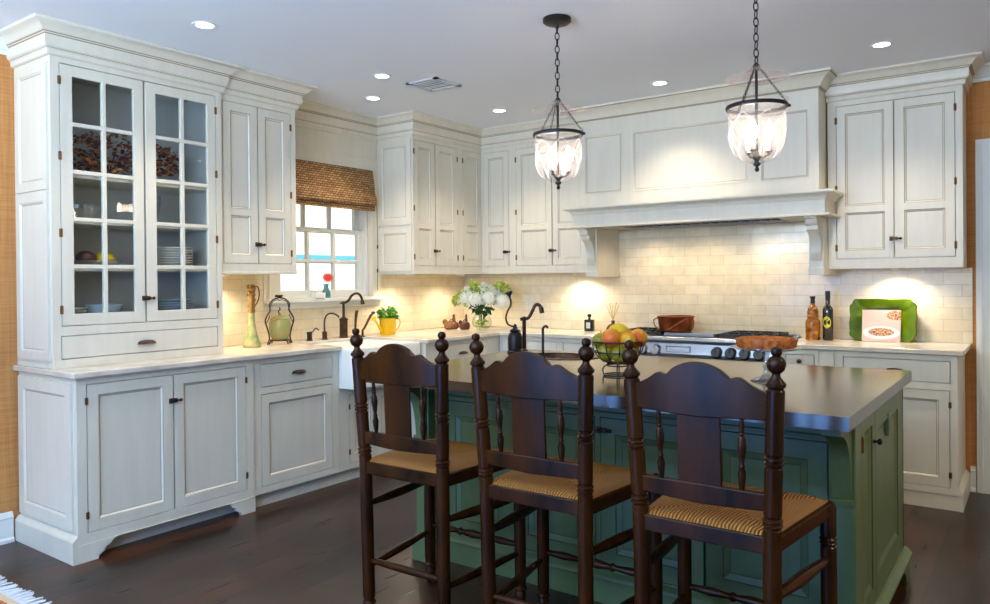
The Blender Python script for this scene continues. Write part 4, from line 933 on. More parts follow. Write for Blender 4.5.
# ================================================================== PENDANTS
def chain(parent, p, q, link, r, name='chain'):
    p, q = Vector(p), Vector(q); n = max(2, int((q - p).length / (link * .76))); bm = NB(); ax = (q - p).normalized(); s1 = ax.orthogonal().normalized(); s2 = ax.cross(s1)
    for i in range(n):
        c = p + (q - p) * ((i + .5) / n); s = s1 if i % 2 else s2; tube(bm, [c + ax * (link * .5 * math.sin(a)) + s * (link * .26 * math.cos(a)) for a in [2 * PI * k / 10 for k in range(10)]], r, 5, close=True)
    return obj(name, bm, M['iron'], parent, smooth=60)
PEND = []
def pendant(x, y, lb):
    t = thing('pendant_lantern', lb, 'pendant light', (x, y, H), 0, 'bell jar pendants over the island'); T = Matrix.Translation((x, y, 0))
    bm = NB(); lathe(bm, [(0, H), (.068, H), (.070, H - .004), (.070, H - .018), (.060, H - .026), (.045, H - .030), (.012, H - .034), (.008, H - .05), (0, H - .05)][::-1], 28, T); obj('canopy', bm, M['iron'], t, smooth=35)
    chain(t, (x, y, H - .04), (x, y, 2.225), .040, .0027)
    # smoke bell
    bm = NB(); lathe(bm, [(.012, 2.222), (.02, 2.218), (.035, 2.205), (.07, 2.188), (.115, 2.174), (.128, 2.169), (.128, 2.166), (.07, 2.184), (.035, 2.20), (.012, 2.217)], 32, T, cap=False); obj('smoke_bell', bm, M['pfrost'] if False else M['pglass'], t, smooth=60)
    bm = NB(); lathe(bm, [(.006, 1.80), (.006, 2.20), (.014, 2.206), (.014, 2.222), (.006, 2.232), (0, 2.235)], 12, T); obj('stem', bm, M['iron'], t, smooth=40)
    # ring band
    bm = NB(); lathe(bm, [(.117, 2.040), (.122, 2.040), (.124, 2.043), (.124, 2.053), (.122, 2.056), (.117, 2.056), (.117, 2.040)], 36, T, cap=False)
    A0 = PI * .13
    for k in range(3):
        a = A0 + k * 2 * PI / 3; ball(bm, (x + .129 * math.cos(a), y + .129 * math.sin(a), 2.048), .007, 10, 6)
    obj('ring_band', bm, M['iron'], t, smooth=40)
    for k in range(3):
        a = A0 + k * 2 * PI / 3; chain(t, (x + .128 * math.cos(a), y + .128 * math.sin(a), 2.05), (x + .01 * math.cos(a), y + .01 * math.sin(a), 2.215), .018, .0013, 'hanging_chain')
    # bell jar
    prof = [(.128, 2.074), (.121, 2.069), (.116, 2.052), (.1135, 2.02), (.1135, 1.94), (.109, 1.895), (.093, 1.855), (.065, 1.828), (.030, 1.815), (.008, 1.812)]
    bm = NB(); lathe(bm, prof, 40, T, cap=False); o = obj('glass_jar', bm, M['pglass'], t, smooth=60)
    # cut lattice of arches on the jar
    bm = NB(); K = 7
    def rad(z):
        pr = prof[::-1]
        for (ra, za), (rb, zb) in zip(pr, pr[1:]):
            if za <= z <= zb: return ra + (rb - ra) * (z - za) / (zb - za)
        return .1135
    for k in range(K):
        for sgn in (-1, 1):
            pts = []
            for i in range(13):
                f = i / 12; a = 2 * PI * k / K + sgn * (PI / K) * 1.0 * math.sin(f * PI * .5) * 2; z = 2.015 - .175 * f ** 1.15; R_ = rad(z) + .001; pts.append((x + R_ * math.cos(a), y + R_ * math.sin(a), z))
            tube(bm, pts, .0026, 4)
    obj('cut_lattice', bm, M['pfrost'], o)
    bm = NB(); lathe(bm, [(0, 1.778), (.006, 1.780), (.010, 1.788), (.006, 1.797), (.004, 1.80), (.015, 1.806), (.016, 1.814), (.008, 1.822), (.016, 1.834), (.018, 1.842), (.009, 1.852), (.006, 1.87), (0, 1.872)], 16, T); obj('finial', bm, M['iron'], t, smooth=40)
    for k in range(3):
        a = .5 + k * 2 * PI / 3; c, s = math.cos(a), math.sin(a); bm = NB()
        tube(bm, sm([(x, y, 1.845), (x + .02 * c, y + .02 * s, 1.84), (x + .046 * c, y + .046 * s, 1.848), (x + .05 * c, y + .05 * s, 1.858)], 4), .0035, 6); lathe(bm, [(0, 1.857), (.012, 1.858), (.014, 1.864), (.010, 1.866), (0, 1.866)], 12, Matrix.Translation((x + .05 * c, y + .05 * s, 0))); arm = obj('candle_arm', bm, M['iron'], t, smooth=40)
        bm = NB(); lathe(bm, [(.008, 1.866), (.008, 1.905), (0, 1.906)], 12, Matrix.Translation((x + .05 * c, y + .05 * s, 0))); obj('candle_sleeve', bm, M['candle'], arm, smooth=40)
        bm = NB(); lathe(bm, [(.006, 1.906), (.017, 1.918), (.021, 1.936), (.016, 1.96), (.007, 1.982), (0, 1.992)], 12, Matrix.Translation((x + .05 * c, y + .05 * s, 0))); obj('bulb', bm, M['bulb'], arm, smooth=60)
        PEND.append((x + .05 * c, y + .05 * s, 1.94))
pendant(-1.925, 3.2, 'bell jar glass pendant lantern hanging left, over the fruit bowl side of the island')
pendant(-.96, 3.2, 'bell jar glass pendant lantern hanging right, in front of the panelled hood')

# ================================================================== CEILING LAMPS, VENT, PUCKS
def light(name, kind, loc, energy, color, **k):
    l = bpy.data.lights.new(name, kind); l.energy = energy; l.color = color
    for a, b in k.items(): setattr(l, a, b)
    o = bpy.data.objects.new(name, l); COL.objects.link(o); o.location = loc; return o
CANS = [(-3.374, 2.213, 'above the hutch'), (-3.343, 3.432, 'in front of the window, nearer the island'), (-3.80, 3.81, 'close to the window wall'), (-3.327, 4.676, 'in front of the corner cabinets'), (-2.026, 4.67, 'in front of the hood'), (-.711, 4.653, 'in front of the right wall cabinet')]
c0 = None
for x, y, lb in CANS:
    if c0 is None:
        c0 = thing('recessed_light', '', 'ceiling light', (0, 0, 0)); bm = NB(); lathe(bm, [(.043, 0), (.043, -.003), (.058, -.004), (.060, 0)], 28, cap=False); obj('trim_ring', bm, M['ceil'], c0, world=False, smooth=30)
        bm = NB(); lathe(bm, [(0, -.0015), (.043, -.0015), (.043, 0)], 28, cap=False); obj('lamp_face', bm, M['can'], c0, world=False); o = c0
    else: o = copy_tree(c0)
    o.location = (x, y, H); prop(o, 'round recessed ceiling light ' + lb, 'ceiling light', 'recessed ceiling lights')
t = thing('ceiling_vent', 'square white louvred air vent in the ceiling', 'vent', (-3.18, 3.79, H))
bm = NB(); VF = Fr((0, 0, H), (1, 0, 0), (0, 1, 0))
def bxc(bm, a, b, c, d, z0, z1): box(bm, W, a, b, c, d, z0, z1)
vx, vy, vr = -3.215, 3.78, .13
for a, b, c, d in ((vx - vr, vx + vr, vy - vr, vy - vr + .03), (vx - vr, vx + vr, vy + vr - .03, vy + vr), (vx - vr, vx - vr + .03, vy - vr, vy + vr), (vx + vr - .03, vx + vr, vy - vr, vy + vr)): bxc(bm, a, b, c, d, H - .008, H)
obj('frame', bm, M['vent'], t); bm = NB(); bxc(bm, vx - vr + .03, vx + vr - .03, vy - vr + .03, vy + vr - .03, H - .002, H); obj('duct_shade_plate', bm, M['ventd'], t)  # flat dark plate paints the shade of a duct behind the louvres
for i in range(6):
    bm = NB(); yy = vy - vr + .045 + i * .034; v = [bm.verts.new(p) for p in ((vx - vr + .03, yy, H - .003), (vx + vr - .03, yy, H - .003), (vx + vr - .03, yy + .011, H - .006), (vx - vr + .03, yy + .011, H - .006))]; bm.faces.new(v)
    o = obj('louvre', bm, M['vent'], t); o.modifiers.new('s', 'SOLIDIFY').thickness = .002
PUCKS = [(L(2.84, .20, 1.385), 'under the cabinet beside the hutch'), (L(4.50, .25, 1.385), 'under the cabinet right of the window'), (L(5.13, .27, 1.385), 'under the corner above the white flowers'), (B(-3.05, .15, 1.385), 'under the cabinet left of the hood'), (B(-.74, .14, 1.385), 'above the green platter')]
c0 = None
for p, lb in PUCKS:
    if c0 is None:
        c0 = thing('puck_light', '', 'light', (0, 0, 0)); bm = NB(); lathe(bm, [(0, 0), (.034, 0), (.034, -.008), (.028, -.011), (.026, -.009), (.026, -.006), (0, -.006)][::-1], 22); obj('housing', bm, M['trimw'], c0, world=False, smooth=30)
        bm = NB(); lathe(bm, [(0, -.0075), (.0255, -.0075), (.0255, -.0062)], 22, cap=False); obj('lens', bm, M['puck'], c0, world=False); o = c0
    else: o = copy_tree(c0)
    o.location = p; prop(o, 'small round puck light ' + lb, 'light', 'puck lights under the wall cabinets')

# ================================================================== WOVEN BLIND
t = thing('roman_blind', 'woven bamboo roman blind half lowered over the window', 'blind', L(3.93, .06, 1.9))
def fold(z0, z1, d0, dd, bulge):
    n = 8; bm = NB(); A, Bv = [], []
    for i in range(n + 1):
        f = i / n; z = z1 + (z0 - z1) * f; d = d0 + dd * f + bulge * math.sin(PI * min(f * 1.0, 1)) * f
        A.append((bm.verts.new(L(3.42, d, z)), bm.verts.new(L(4.29, d, z))))
    for a, b in zip(A, A[1:]): bm.faces.new([a[0], a[1], b[1], b[0]])
    return bm
for nm, a in (('valance', (2.02, 2.205, .054, .020, .010)), ('lower_fold', (1.93, 2.06, .066, .030, .02)), ('bottom_fold', (1.885, 1.99, .058, .016, .014))):
    o = obj(nm, fold(*a), M['blind'], t); o.modifiers.new('s', 'SOLIDIFY').thickness = .006
bm = NB(); box(bm, L, 3.42, 4.29, .046, .058, 2.19, 2.208); obj('head_rail', bm, M['blind'], t)
bm = NB(); tube(bm, sm([L(4.32, .07, 1.93), L(4.335, .062, 1.6), L(4.33, .06, 1.3), L(4.335, .06, 1.26)], 5), .0018, 5); lathe(bm, [(0, 0), (.006, .005), (.005, .03), (0, .035)], 8, Matrix.Translation(L(4.334, .061, 1.59))); lathe(bm, [(0, 0), (.006, .005), (.005, .03), (0, .035)], 8, Matrix.Translation(L(4.331, .061, 1.40))); obj('cord', bm, M['iron'], t)

# ================================================================== COUNTER ITEMS (world coordinates)
Z = .914
def free(name, label, cat, x, y, z=Z, group=None): return thing(name, label, cat, (x, y, z), 0, group)
def lp(parent, name, prof, m, seg=24, smooth=45, at_=None, cap=True):
    bm = NB(); l = parent.location; lathe(bm, prof, seg, Matrix.Translation(at_ or (l.x, l.y, l.z)), cap); return obj(name, bm, M[m] if isinstance(m, str) else m, parent, smooth=smooth)
def tb(parent, name, pts, r, m, seg=8, n=5):
    bm = NB(); tube(bm, sm(pts, n) if n else pts, r, seg); return obj(name, bm, M[m], parent, smooth=60)
# view-plane vectors for items seen from the room: along window wall use L(u,d,z)
# tall ewer
t = free('glass_ewer', 'tall slender pale green ewer with gilt neck and handle beside the hutch', 'vase', *L(3.04, .20, 0).xy)
lp(t, 'ewer_body', [(0, 0), (.055, 0), (.058, .006), (.056, .02), (.045, .05), (.033, .09), (.024, .14), (.018, .19), (.016, .25), (.018, .26), (0, .26)], 'mottle2')
lp(t, 'gilt_neck', [(.018, .22), (.024, .235), (.019, .25), (.026, .265), (.021, .285), (.028, .305), (.020, .325), (.027, .345), (.019, .36), (.030, .378), (.024, .388), (.012, .392), (0, .392)], 'goldwire')
bm = NB(); x, y = t.location.xy
for k in range(16):
    a = k * 1.25; leaf(bm, (x + .022 * math.cos(a), y + .022 * math.sin(a), Z + .395 - .028 * (k // 5)), .034, a, .6, .8)
obj('leaf_crown', bm, M['goldwire'], t)
u = 3.04; tb(t, 'handle', [L(u + .015, .2, Z + .26), L(u + .045, .2, Z + .29), L(u + .060, .2, Z + .34), L(u + .052, .2, Z + .385), L(u + .028, .2, Z + .39), L(u + .015, .2, Z + .37)], .004, 'bronze')
# lidded jar in scrollwork stand
u, d = 3.27, .19; t = free('lidded_jar', 'mottled green lidded jar held in a bronze scroll stand with arched handle', 'jar', *L(u, d, 0).xy)
lp(t, 'jar_body', [(0, .03), (.045, .03), (.056, .042), (.068, .08), (.072, .12), (.070, .15), (.064, .165), (.062, .168), (0, .168)], 'mottle')
l_ = lp(t, 'jar_lid', [(0, .168), (.064, .168), (.065, .174), (.050, .186), (.02, .194), (.008, .196), (.010, .205), (0, .21)], 'mottle')
tb(l_, 'lid_finial', [L(u, d, Z + .205), L(u - .010, d, Z + .222), L(u + .004, d, Z + .236), L(u - .004, d, Z + .25)], .004, 'iron')
bm = NB()
for s in (-1, 1):
    tube(bm, sm([L(u + s * .10, d, Z + .004), L(u + s * .085, d, Z + .05), L(u + s * .10, d, Z + .11), L(u + s * .118, d, Z + .16), L(u + s * .10, d, Z + .20), L(u + s * .078, d, Z + .23), L(u + s * .080, d, Z + .275), L(u + s * .045, d, Z + .305), L(u, d, Z + .315)], 5), .005, 6)
    tube(bm, sm([L(u + s * .10, d, Z + .10), L(u + s * .112, d, Z + .14), L(u + s * .092, d, Z + .17), L(u + s * .08, d, Z + .20)], 4), .003, 5)
    tube(bm, sm([L(u + s * .08, d, Z + .24), L(u + s * .06, d, Z + .285), L(u + s * .02, d, Z + .30), L(u, d, Z + .295)], 4), .003, 5)
for k in range(5): leaf(bm, L(u + (k - 2) * .012, d, Z + .325), .03, k * 1.3, .8, .5)
obj('scroll_handle', bm, M['bronze'], t, smooth=60)
bm = NB(); tube(bm, [L(u + .062 * math.cos(a), d + .062 * math.sin(a), Z + .03) for a in [2 * PI * k / 20 for k in range(20)]], .005, 6, close=True)
for a in (0, PI / 2, PI, -PI / 2): tube(bm, sm([L(u + .06 * math.cos(a), d + .06 * math.sin(a), Z + .03), L(u + .08 * math.cos(a), d + .08 * math.sin(a), Z + .02), L(u + .085 * math.cos(a), d + .085 * math.sin(a), Z + .004)], 3), .005, 6)
obj('footed_stand', bm, M['bronze'], t, smooth=60)
# soap dispenser and filtered-water tap
u, d = 3.58, .125; t = free('soap_dispenser', 'short bronze soap dispenser with curved spout at the left of the window sink', 'soap dispenser', *L(u, d, 0).xy)
lp(t, 'bottle', [(0, 0), (.024, 0), (.024, .004), (.018, .007), (.018, .05), (.020, .052), (.020, .062), (0, .064)], 'iron')
tb(t, 'spout', [L(u, d, Z + .06), L(u + .03, d, Z + .062), L(u + .055, d, Z + .085), L(u + .085, d, Z + .07)], .0045, 'bronze')
u, d = 3.715, .13; t = free('water_tap', 'small gooseneck bronze water tap left of the main window faucet', 'faucet', *L(u, d, 0).xy)
lp(t, 'base', [(0, 0), (.024, 0), (.024, .005), (.017, .008), (.018, .05), (.015, .056), (.007, .06), (0, .06)], 'bronze')
tb(t, 'spout', [L(u, d, Z + .055), L(u, d, Z + .13), L(u + .012, d + .01, Z + .175), L(u + .045, d + .03, Z + .188), L(u + .08, d + .05, Z + .17), L(u + .09, d + .055, Z + .155)], .006, 'bronze')
# main faucet
u, d = 3.905, .125; t = free('kitchen_faucet', 'tall oil-rubbed bronze bridge faucet with arched spout at the window sink', 'faucet', *L(u, d, 0).xy)
lp(t, 'faucet_body', [(0, 0), (.035, 0), (.036, .006), (.030, .010), (.030, .13), (.034, .134), (.034, .14), (.022, .146), (.010, .155), (.009, .25), (.013, .255), (.010, .27), (0, .272)], 'bronze')
tb(t, 'spout', [L(u - .03, d, Z + .258), L(u, d, Z + .258), L(u + .025, d + .02, Z + .275), L(u + .045, d + .045, Z + .315), L(u + .075, d + .075, Z + .325), L(u + .105, d + .10, Z + .295), L(u + .112, d + .105, Z + .25)], [.006, .008] + [.009] * 24 + [.009] * 3 + [.013] * 2, 'bronze', 10) if False else None
bm = NB(); P = sm([L(u - .03, d, Z + .258), L(u, d, Z + .258), L(u + .03, d + .02, Z + .275), L(u + .055, d + .035, Z + .315), L(u + .095, d + .05, Z + .328), L(u + .125, d + .06, Z + .30), L(u + .135, d + .065, Z + .245)], 5)
tube(bm, P, [.006 + .004 * min(1, i / 6) + (.005 if i > len(P) - 4 else 0) for i in range(len(P))], 10); obj('spout', bm, M['bronze'], t, smooth=60)
bm = NB(); P = sm([L(u + .085, d + .03, Z + .001), L(u + .09, d + .03, Z + .08), L(u + .095, d + .03, Z + .14), L(u + .10, d + .035, Z + .19), L(u + .10, d + .035, Z + .2)], 4)
tube(bm, P, [.008 + .006 * max(0, (i - 4) / 12) for i in range(len(P))], 10); lathe(bm, [(0, 0), (.02, 0), (.02, .008), (.01, .012), (0, .012)], 14, Matrix.Translation(L(u + .085, d + .03, Z))); o = obj('hand_sprayer', bm, M['bronze'], t, smooth=50)
bm = NB(); P = [L(u + .13, d + .06, Z + .045), L(u + .15, d + .06, Z + .06), L(u + .24, d + .04, Z + .15), L(u + .27, d + .04, Z + .175)]
lathe(bm, [(0, 0), (.02, 0), (.02, .006), (.009, .01), (.008, .05), (0, .055)], 14, Matrix.Translation(L(u + .135, d + .06, Z))); tube(bm, P, [.006, .008, .011, .009], 10); ball(bm, P[-1], .017, 12, 8, (1, 1, .7)); obj('lever_handle', bm, M['bronze'], t, smooth=50)
# flower bud vase on the sill
u, d, z = 3.80, .055, WZ0 - .002; t = thing('bud_vase', 'small aqua glass bud vase with a red flower on the window sill', 'vase', L(u, d, z))
lp(t, 'vase_body', [(0, 0), (.028, 0), (.034, .012), (.031, .045), (.018, .072), (.017, .09), (.024, .104), (.022, .104), (.015, .09), (.016, .072), (.028, .045), (.029, .012), (0, .006)], 'aqua')
tb(t, 'stem', [L(u, d, z + .01), L(u + .003, d, z + .07), L(u, d + .004, z + .125)], .002, 'green2')
bm = NB()
for k in range(26):
    a = k * 2 * PI / 13 + (k // 13) * .24; r_ = .034 - .009 * (k // 13); leaf(bm, L(u - .004 + r_ * .7 * math.cos(a), d + .012 + .006 * (k // 13), z + .142 + r_ * .7 * math.sin(a)), .036, math.radians(90) if False else 0, 0, 0)
    vs = bm.verts[:] if False else None
bm.free(); bm = NB(); C0 = L(u - .004, d + .012, z + .150)
for ring, (r_, n_) in enumerate(((.060, 13), (.044, 10), (.024, 8))):
    for k in range(n_):
        a = 2 * PI * k / n_ + ring * .2; du, dz = math.cos(a), math.sin(a) * .75; w_ = .0075
        p0 = Vector((C0.x + .002 * ring, C0.y, C0.z)); out = Vector((.25 - .1 * ring, du, dz)); side = Vector((0, -dz, du)); v = [bm.verts.new(p0 + out * .004 - side * .002), bm.verts.new(p0 + out * r_ * .6 - side * w_), bm.verts.new(p0 + out * r_), bm.verts.new(p0 + out * r_ * .6 + side * w_), bm.verts.new(p0 + out * .004 + side * .002)]
        bm.faces.new(v)
b_ = obj('blossom', bm, M['red'], t); b_.modifiers.new('s', 'SOLIDIFY').thickness = .0015
bm = NB(); box(bm, L, 3.665, 3.755, .045, .10, z, z + .04); tagm('votive_block', bm, M['white_c'], 'small white block beside the bud vase on the window sill', 'ornament', L(3.71, .07, z), bevel=.004)
# yellow pot
u, d = 4.275, .22; t = free('yellow_watering_can', 'yellow watering-can planter with leafy green herbs at the right of the window sink', 'planter', *L(u, d, 0).xy)
lp(t, 'can_body', [(0, 0), (.056, 0), (.060, .004), (.064, .12), (.067, .13), (.062, .132), (.058, .12), (0, .115)], 'yellow')
tb(t, 'handle', [L(u + .06, d, Z + .115), L(u + .10, d + .02, Z + .125), L(u + .12, d + .02, Z + .09), L(u + .095, d + .02, Z + .045), L(u + .06, d, Z + .035)], .005, 'yellow')
bm = NB(); P = [L(u - .055, d - .01, Z + .03), L(u - .11, d, Z + .09), L(u - .15, d + .01, Z + .125)]; tube(bm, P, [.014, .009, .007], 10)
lathe(bm, [(.006, 0), (.024, .014), (0, .02)], 14, along(P[2], L(u - .19, d + .01, Z + .16))); obj('spout', bm, M['yellow'], t, smooth=40)
bm = NB(); rnd = random.Random(5)
for i in range(150):
    a, b, r_ = rnd.uniform(0, 2 * PI), rnd.uniform(0, 1), rnd.uniform(.2, 1) ** .5; leaf(bm, L(u + .078 * r_ * math.cos(a), d + .075 * r_ * math.sin(a), Z + .13 + .095 * b * (1.15 - r_ * r_ * .7)), rnd.uniform(.03, .05), rnd.uniform(0, 6), rnd.uniform(-.9, .9), rnd.uniform(-.9, .9))
prop(obj('herb_leaves', bm, M['green1'], t), kind='stuff')
# wicker hens
def hen(x, y, rz, lb, m, s=1.0):
    t = thing('wicker_hen', lb, 'basket', (x, y, Z), rz, 'woven hen baskets'); bm = NB()
    lathe(bm, [(0, 0), (.045 * s, 0), (.056 * s, .012), (.060 * s, .035), (.054 * s, .055), (.03 * s, .068), (0, .07)], 20, Matrix.Diagonal((1.15, .85, 1, 1))); ball(bm, (-.058 * s, 0, .062), .022 * s, 12, 8, (1.1, .6, 1.2)); 
    lathe(bm, [(.022 * s, .05), (.016 * s, .085), (.011 * s, .105), (.012 * s, .118), (.005, .128), (0, .13)], 12, Matrix.Translation((.022 * s, 0, 0))); leaf(bm, (.042 * s, 0, .115), .022, 0, 0, .3); obj('woven_body', bm, M[m], t, smooth=60, world=False)
    bm = NB(); tube(bm, [(-.03 * s, 0, .055), (-.01 * s, 0, .08), (.01 * s, 0, .085)], .004, 6); tube(bm, [(.06 * math.cos(a) * s, .045 * math.sin(a) * s, .045) for a in [2 * PI * k / 18 for k in range(18)]], .004, 6, close=True); obj('braided_rim', bm, M['wicker_d'], t, smooth=60, world=False)
hen(-4.105, 5.03, .55, 'golden woven hen basket, the larger left one of the pair in the corner', 'wicker', .95); hen(-3.985, 5.06, 1.2, 'dark brown woven hen basket beside the flower vase', 'wicker_d', .72)
# white flowers in glass
x, y = -3.83, 5.10; t = free('flower_vase', 'round glass vase with white hydrangeas and lime greenery in the corner', 'flower vase', x, y)
lp(t, 'glass_bowl', [(0, 0), (.04, 0), (.05, .004), (.078, .03), (.086, .06), (.080, .095), (.062, .125), (.060, .14), (.066, .15), (.063, .15), (.057, .14), (.059, .125), (.077, .095), (.083, .06), (.075, .03), (0, .008)], 'glass', cap=False)
bm = NB(); rnd = random.Random(11)
for i in range(90):
    a, r_ = rnd.uniform(0, 2 * PI), rnd.uniform(0, .065); leaf(bm, (x + r_ * math.cos(a), y + r_ * math.sin(a), Z + rnd.uniform(.015, .085)), rnd.uniform(.02, .035), rnd.uniform(0, 6), rnd.uniform(-1.2, 1.2), rnd.uniform(-1, 1))
prop(obj('moss_filling', bm, M['lime'], t), 'yellow green moss inside the glass', kind='stuff')
bm = NB()
for i in range(11):
    a = rnd.uniform(0, 2 * PI); tube(bm, sm([(x + .02 * math.cos(a), y + .02 * math.sin(a), Z + .05), (x + .03 * math.cos(a), y + .03 * math.sin(a), Z + .15), (x + .11 * math.cos(a), y + .11 * math.sin(a), Z + .22)], 3), .003, 5)
for i in range(26):
    a = rnd.uniform(0, 2 * PI); leaf(bm, (x + .075 * math.cos(a), y + .075 * math.sin(a), Z + rnd.uniform(.13, .20)), rnd.uniform(.06, .10), a, rnd.uniform(-.5, .5), rnd.uniform(.1, .9))
prop(obj('green_leaves', bm, M['green2'], t), 'deep green leaves and stems', kind='stuff')
V1, V2 = Vector((.81, .586, 0)), Vector((0, 0, 1))
def puff(bm, c, r_, n, s):
    for i in range(n):
        v = Vector((rnd.gauss(0, 1), rnd.gauss(0, 1), rnd.gauss(0, 1))).normalized(); leaf(bm, Vector(c) + v * r_ * rnd.uniform(.75, 1.05), rnd.uniform(s * .8, s * 1.2), rnd.uniform(0, 6), rnd.uniform(-1.2, 1.2), rnd.uniform(-1.2, 1.2))
heads = [(-.13, .235, 0, .07), (-.05, .22, -.05, .075), (.05, .235, -.04, .075), (.15, .21, 0, .075), (.02, .30, .02, .065), (.12, .28, .03, .06), (-.10, .28, .04, .055), (.19, .25, .04, .05)]
for k, (a, z, b, r_) in enumerate(heads):
    bm = NB(); c = Vector((x, y, Z + z)) + V1 * a * 1.1 + Vector((0, 0, .035)) + Vector((.586, -.81, 0)) * (-b); ball(bm, c, r_ * .72, 10, 7); puff(bm, c, r_, 240, .016); obj('hydrangea_head', bm, M['petal'], t)
bm = NB()
for a, z, n_ in ((-.16, .29, 90), (-.06, .36, 90), (.15, .37, 90), (.0, .22, 30), (-.21, .25, 90), (.2, .34, 90), (.02, .33, 90), (-.12, .24, 40), (.10, .26, 40)):
    c = Vector((x, y, Z + z)) + V1 * a; puff(bm, c, .045, n_, .026)
for a, z in ((-.09, .41), (-.05, .40), (.13, .38)):
    c = Vector((x, y, Z + z)) + V1 * a; lathe(bm, [(.003, -.08), (.009, -.03), (.010, 0), (.004, .025), (0, .03)], 8, Matrix.Translation(c))
prop(obj('lime_buds', bm, M['lime'], t), 'lime green buds and foliage', kind='stuff')
# perfume decanter + reed diffuser
x, y = -2.945, 5.36; t = free('square_decanter', 'small square black decanter with silver label and stopper left of the range', 'bottle', x, y)
bm = NB(); box(bm, W, x - .038, x + .038, y - .02, y + .02, Z, Z + .095); obj('bottle_body', bm, M['blackglass'], t, bevel=.006)
bm = NB(); box(bm, W, x - .018, x + .018, y - .0215, y - .0195, Z + .025, Z + .072); obj('label', bm, M['label_w'], t)
bm = NB(); lathe(bm, [(.010, .095), (.010, .108), (.006, .11), (.015, .116), (.018, .128), (.012, .139), (0, .142)], 14, Matrix.Translation((x, y, Z))); obj('stopper', bm, M['iron'], t, smooth=40)
x, y = -2.755, 5.40; t = free('reed_diffuser', 'dark conical reed diffuser with pale reeds left of the range', 'diffuser', x, y)
lp(t, 'bottle', [(0, 0), (.058, 0), (.060, .006), (.053, .034), (.034, .056), (.014, .066), (.014, .084), (.016, .09), (0, .09)], 'apothecary')
for k in range(7):
    a = -.055 + k * .018; bm = NB(); tube(bm, [(x - a * .15, y, Z + .07), (x + a * 1.1, y + .02 * math.sin(k * 2), Z + .215 + .010 * (k % 3))], .0028, 5); obj('reed', bm, M['reed'], t)
# copper pan on the griddle
x, y, z = -2.135, 5.17, .953; t = free('copper_pan', 'round copper pan with a swing handle on the range top', 'pan', x, y, z)
lp(t, 'pan_body', [(0, 0), (.10, 0), (.112, .006), (.122, .05), (.128, .095), (.133, .105), (.136, .11), (.130, .111), (.124, .10), (.116, .05), (.104, .010), (0, .006)], 'copper', seg=36)
bm = NB(); tube(bm, sm([(x + .125, y - .02, z + .095), (x + .155, y - .05, z + .085), (x + .15, y - .06, z + .03), (x + .125, y - .05, z + .02)], 5), .004, 6); tube(bm, sm([(x - .125, y - .02, z + .095), (x - .155, y - .03, z + .08), (x - .150, y - .03, z + .04), (x - .122, y - .02, z + .015)], 5), .004, 6)
tube(bm, sm([(x + .115, y - .07, z + .10), (x + .085, y - .115, z + .075), (x + .03, y - .135, z + .035), (x - .02, y - .135, z + .012)], 5), .005, 6); obj('swing_handle', bm, M['copper'], t, smooth=60)
# oil bottles
x, y = -1.245, 5.36; t = free('oil_bottle', 'ribbed amber oil bottle with black stopper right of the range', 'bottle', x, y)
lp(t, 'glass_body', [(0, 0), (.044, 0), (.047, .005), (.044, .02), (.044, .03), (.046, .04), (.047, .11), (.044, .13), (.034, .142), (.036, .15), (.037, .165), (.033, .17), (.036, .176), (.036, .192), (.031, .198), (.033, .204), (.030, .216), (.020, .228), (.013, .235), (.013, .25), (0, .25)], 'amber')
lp(t, 'stopper', [(.015, .245), (.015, .26), (.013, .265), (.018, .288), (.018, .292), (0, .293)], 'black')
x, y = -1.152, 5.37; t = free('wine_bottle', 'slim dark glass bottle with round yellow label right of the amber bottle', 'bottle', x, y)
lp(t, 'glass_body', [(0, 0), (.030, 0), (.033, .004), (.033, .20), (.030, .215), (.017, .232), (.0145, .24), (.0145, .315), (0, .315)], 'blackglass')
lp(t, 'foil_cap', [(.0152, .27), (.0157, .275), (.0157, .325), (.014, .328), (0, .328)], 'black')
bm = NB(); n_ = 20; c = bm.verts.new((x, y - .0338, Z + .12)); rg = []
for k in range(n_):
    a = 2 * PI * k / n_; th = .026 * math.cos(a) / .0335; rg.append(bm.verts.new((x + .0336 * math.sin(th), y - .0336 * math.cos(th), Z + .12 + .040 * math.sin(a))))
for k in range(n_): bm.faces.new([c, rg[k], rg[(k + 1) % n_]])
lab_ = obj('round_label', bm, M['label_y'], t); lab_.modifiers.new('s', 'SOLIDIFY').thickness = .0006
bm = NB()
tube(bm, sm([(x + .008, y - .0345, Z + .142), (x - .007, y - .0345, Z + .132), (x + .004, y - .0348, Z + .118), (x - .008, y - .0345, Z + .104)], 4), .0026, 6)
obj('label_motif', bm, M['green2'], lab_)
# green platter leaning against the tiles
x, y = -.835, 5.47; t = free('serving_platter', 'large apple green scalloped platter leaning on the tiles at the right', 'platter', x, y)
def oct_ring(w, h, z, n=8):
    c = .3; P = [(-w, -h + c * h), (-w + c * w * .55, -h), (w - c * w * .55, -h), (w, -h + c * h), (w, h - c * h), (w - c * w * .55, h), (-w + c * w * .55, h), (-w, h - c * h)]; o = []
    for i in range(8):
        a, b = Vector(P[i]), Vector(P[(i + 1) % 8])
        for k in range(n): f = k / n; p = a.lerp(b, f); p *= 1 + .014 * math.sin(PI * 2 * f * (2 if i % 2 else 1)); o.append((p.x, z, p.y))
    return o
bm = NB(); R_ = Matrix.Translation((x, y - .025, Z + .137)) @ Matrix.Rotation(math.radians(-9), 4, 'X'); lays = [oct_ring(.194, .136, -.006), oct_ring(.190, .132, -.010), oct_ring(.165, .109, -.002), oct_ring(.135, .082, .004), oct_ring(.122, .073, .012), oct_ring(.0001, .0001, .012)]
rr = [[bm.verts.new(R_ @ Vector(p)) for p in l] for l in lays]
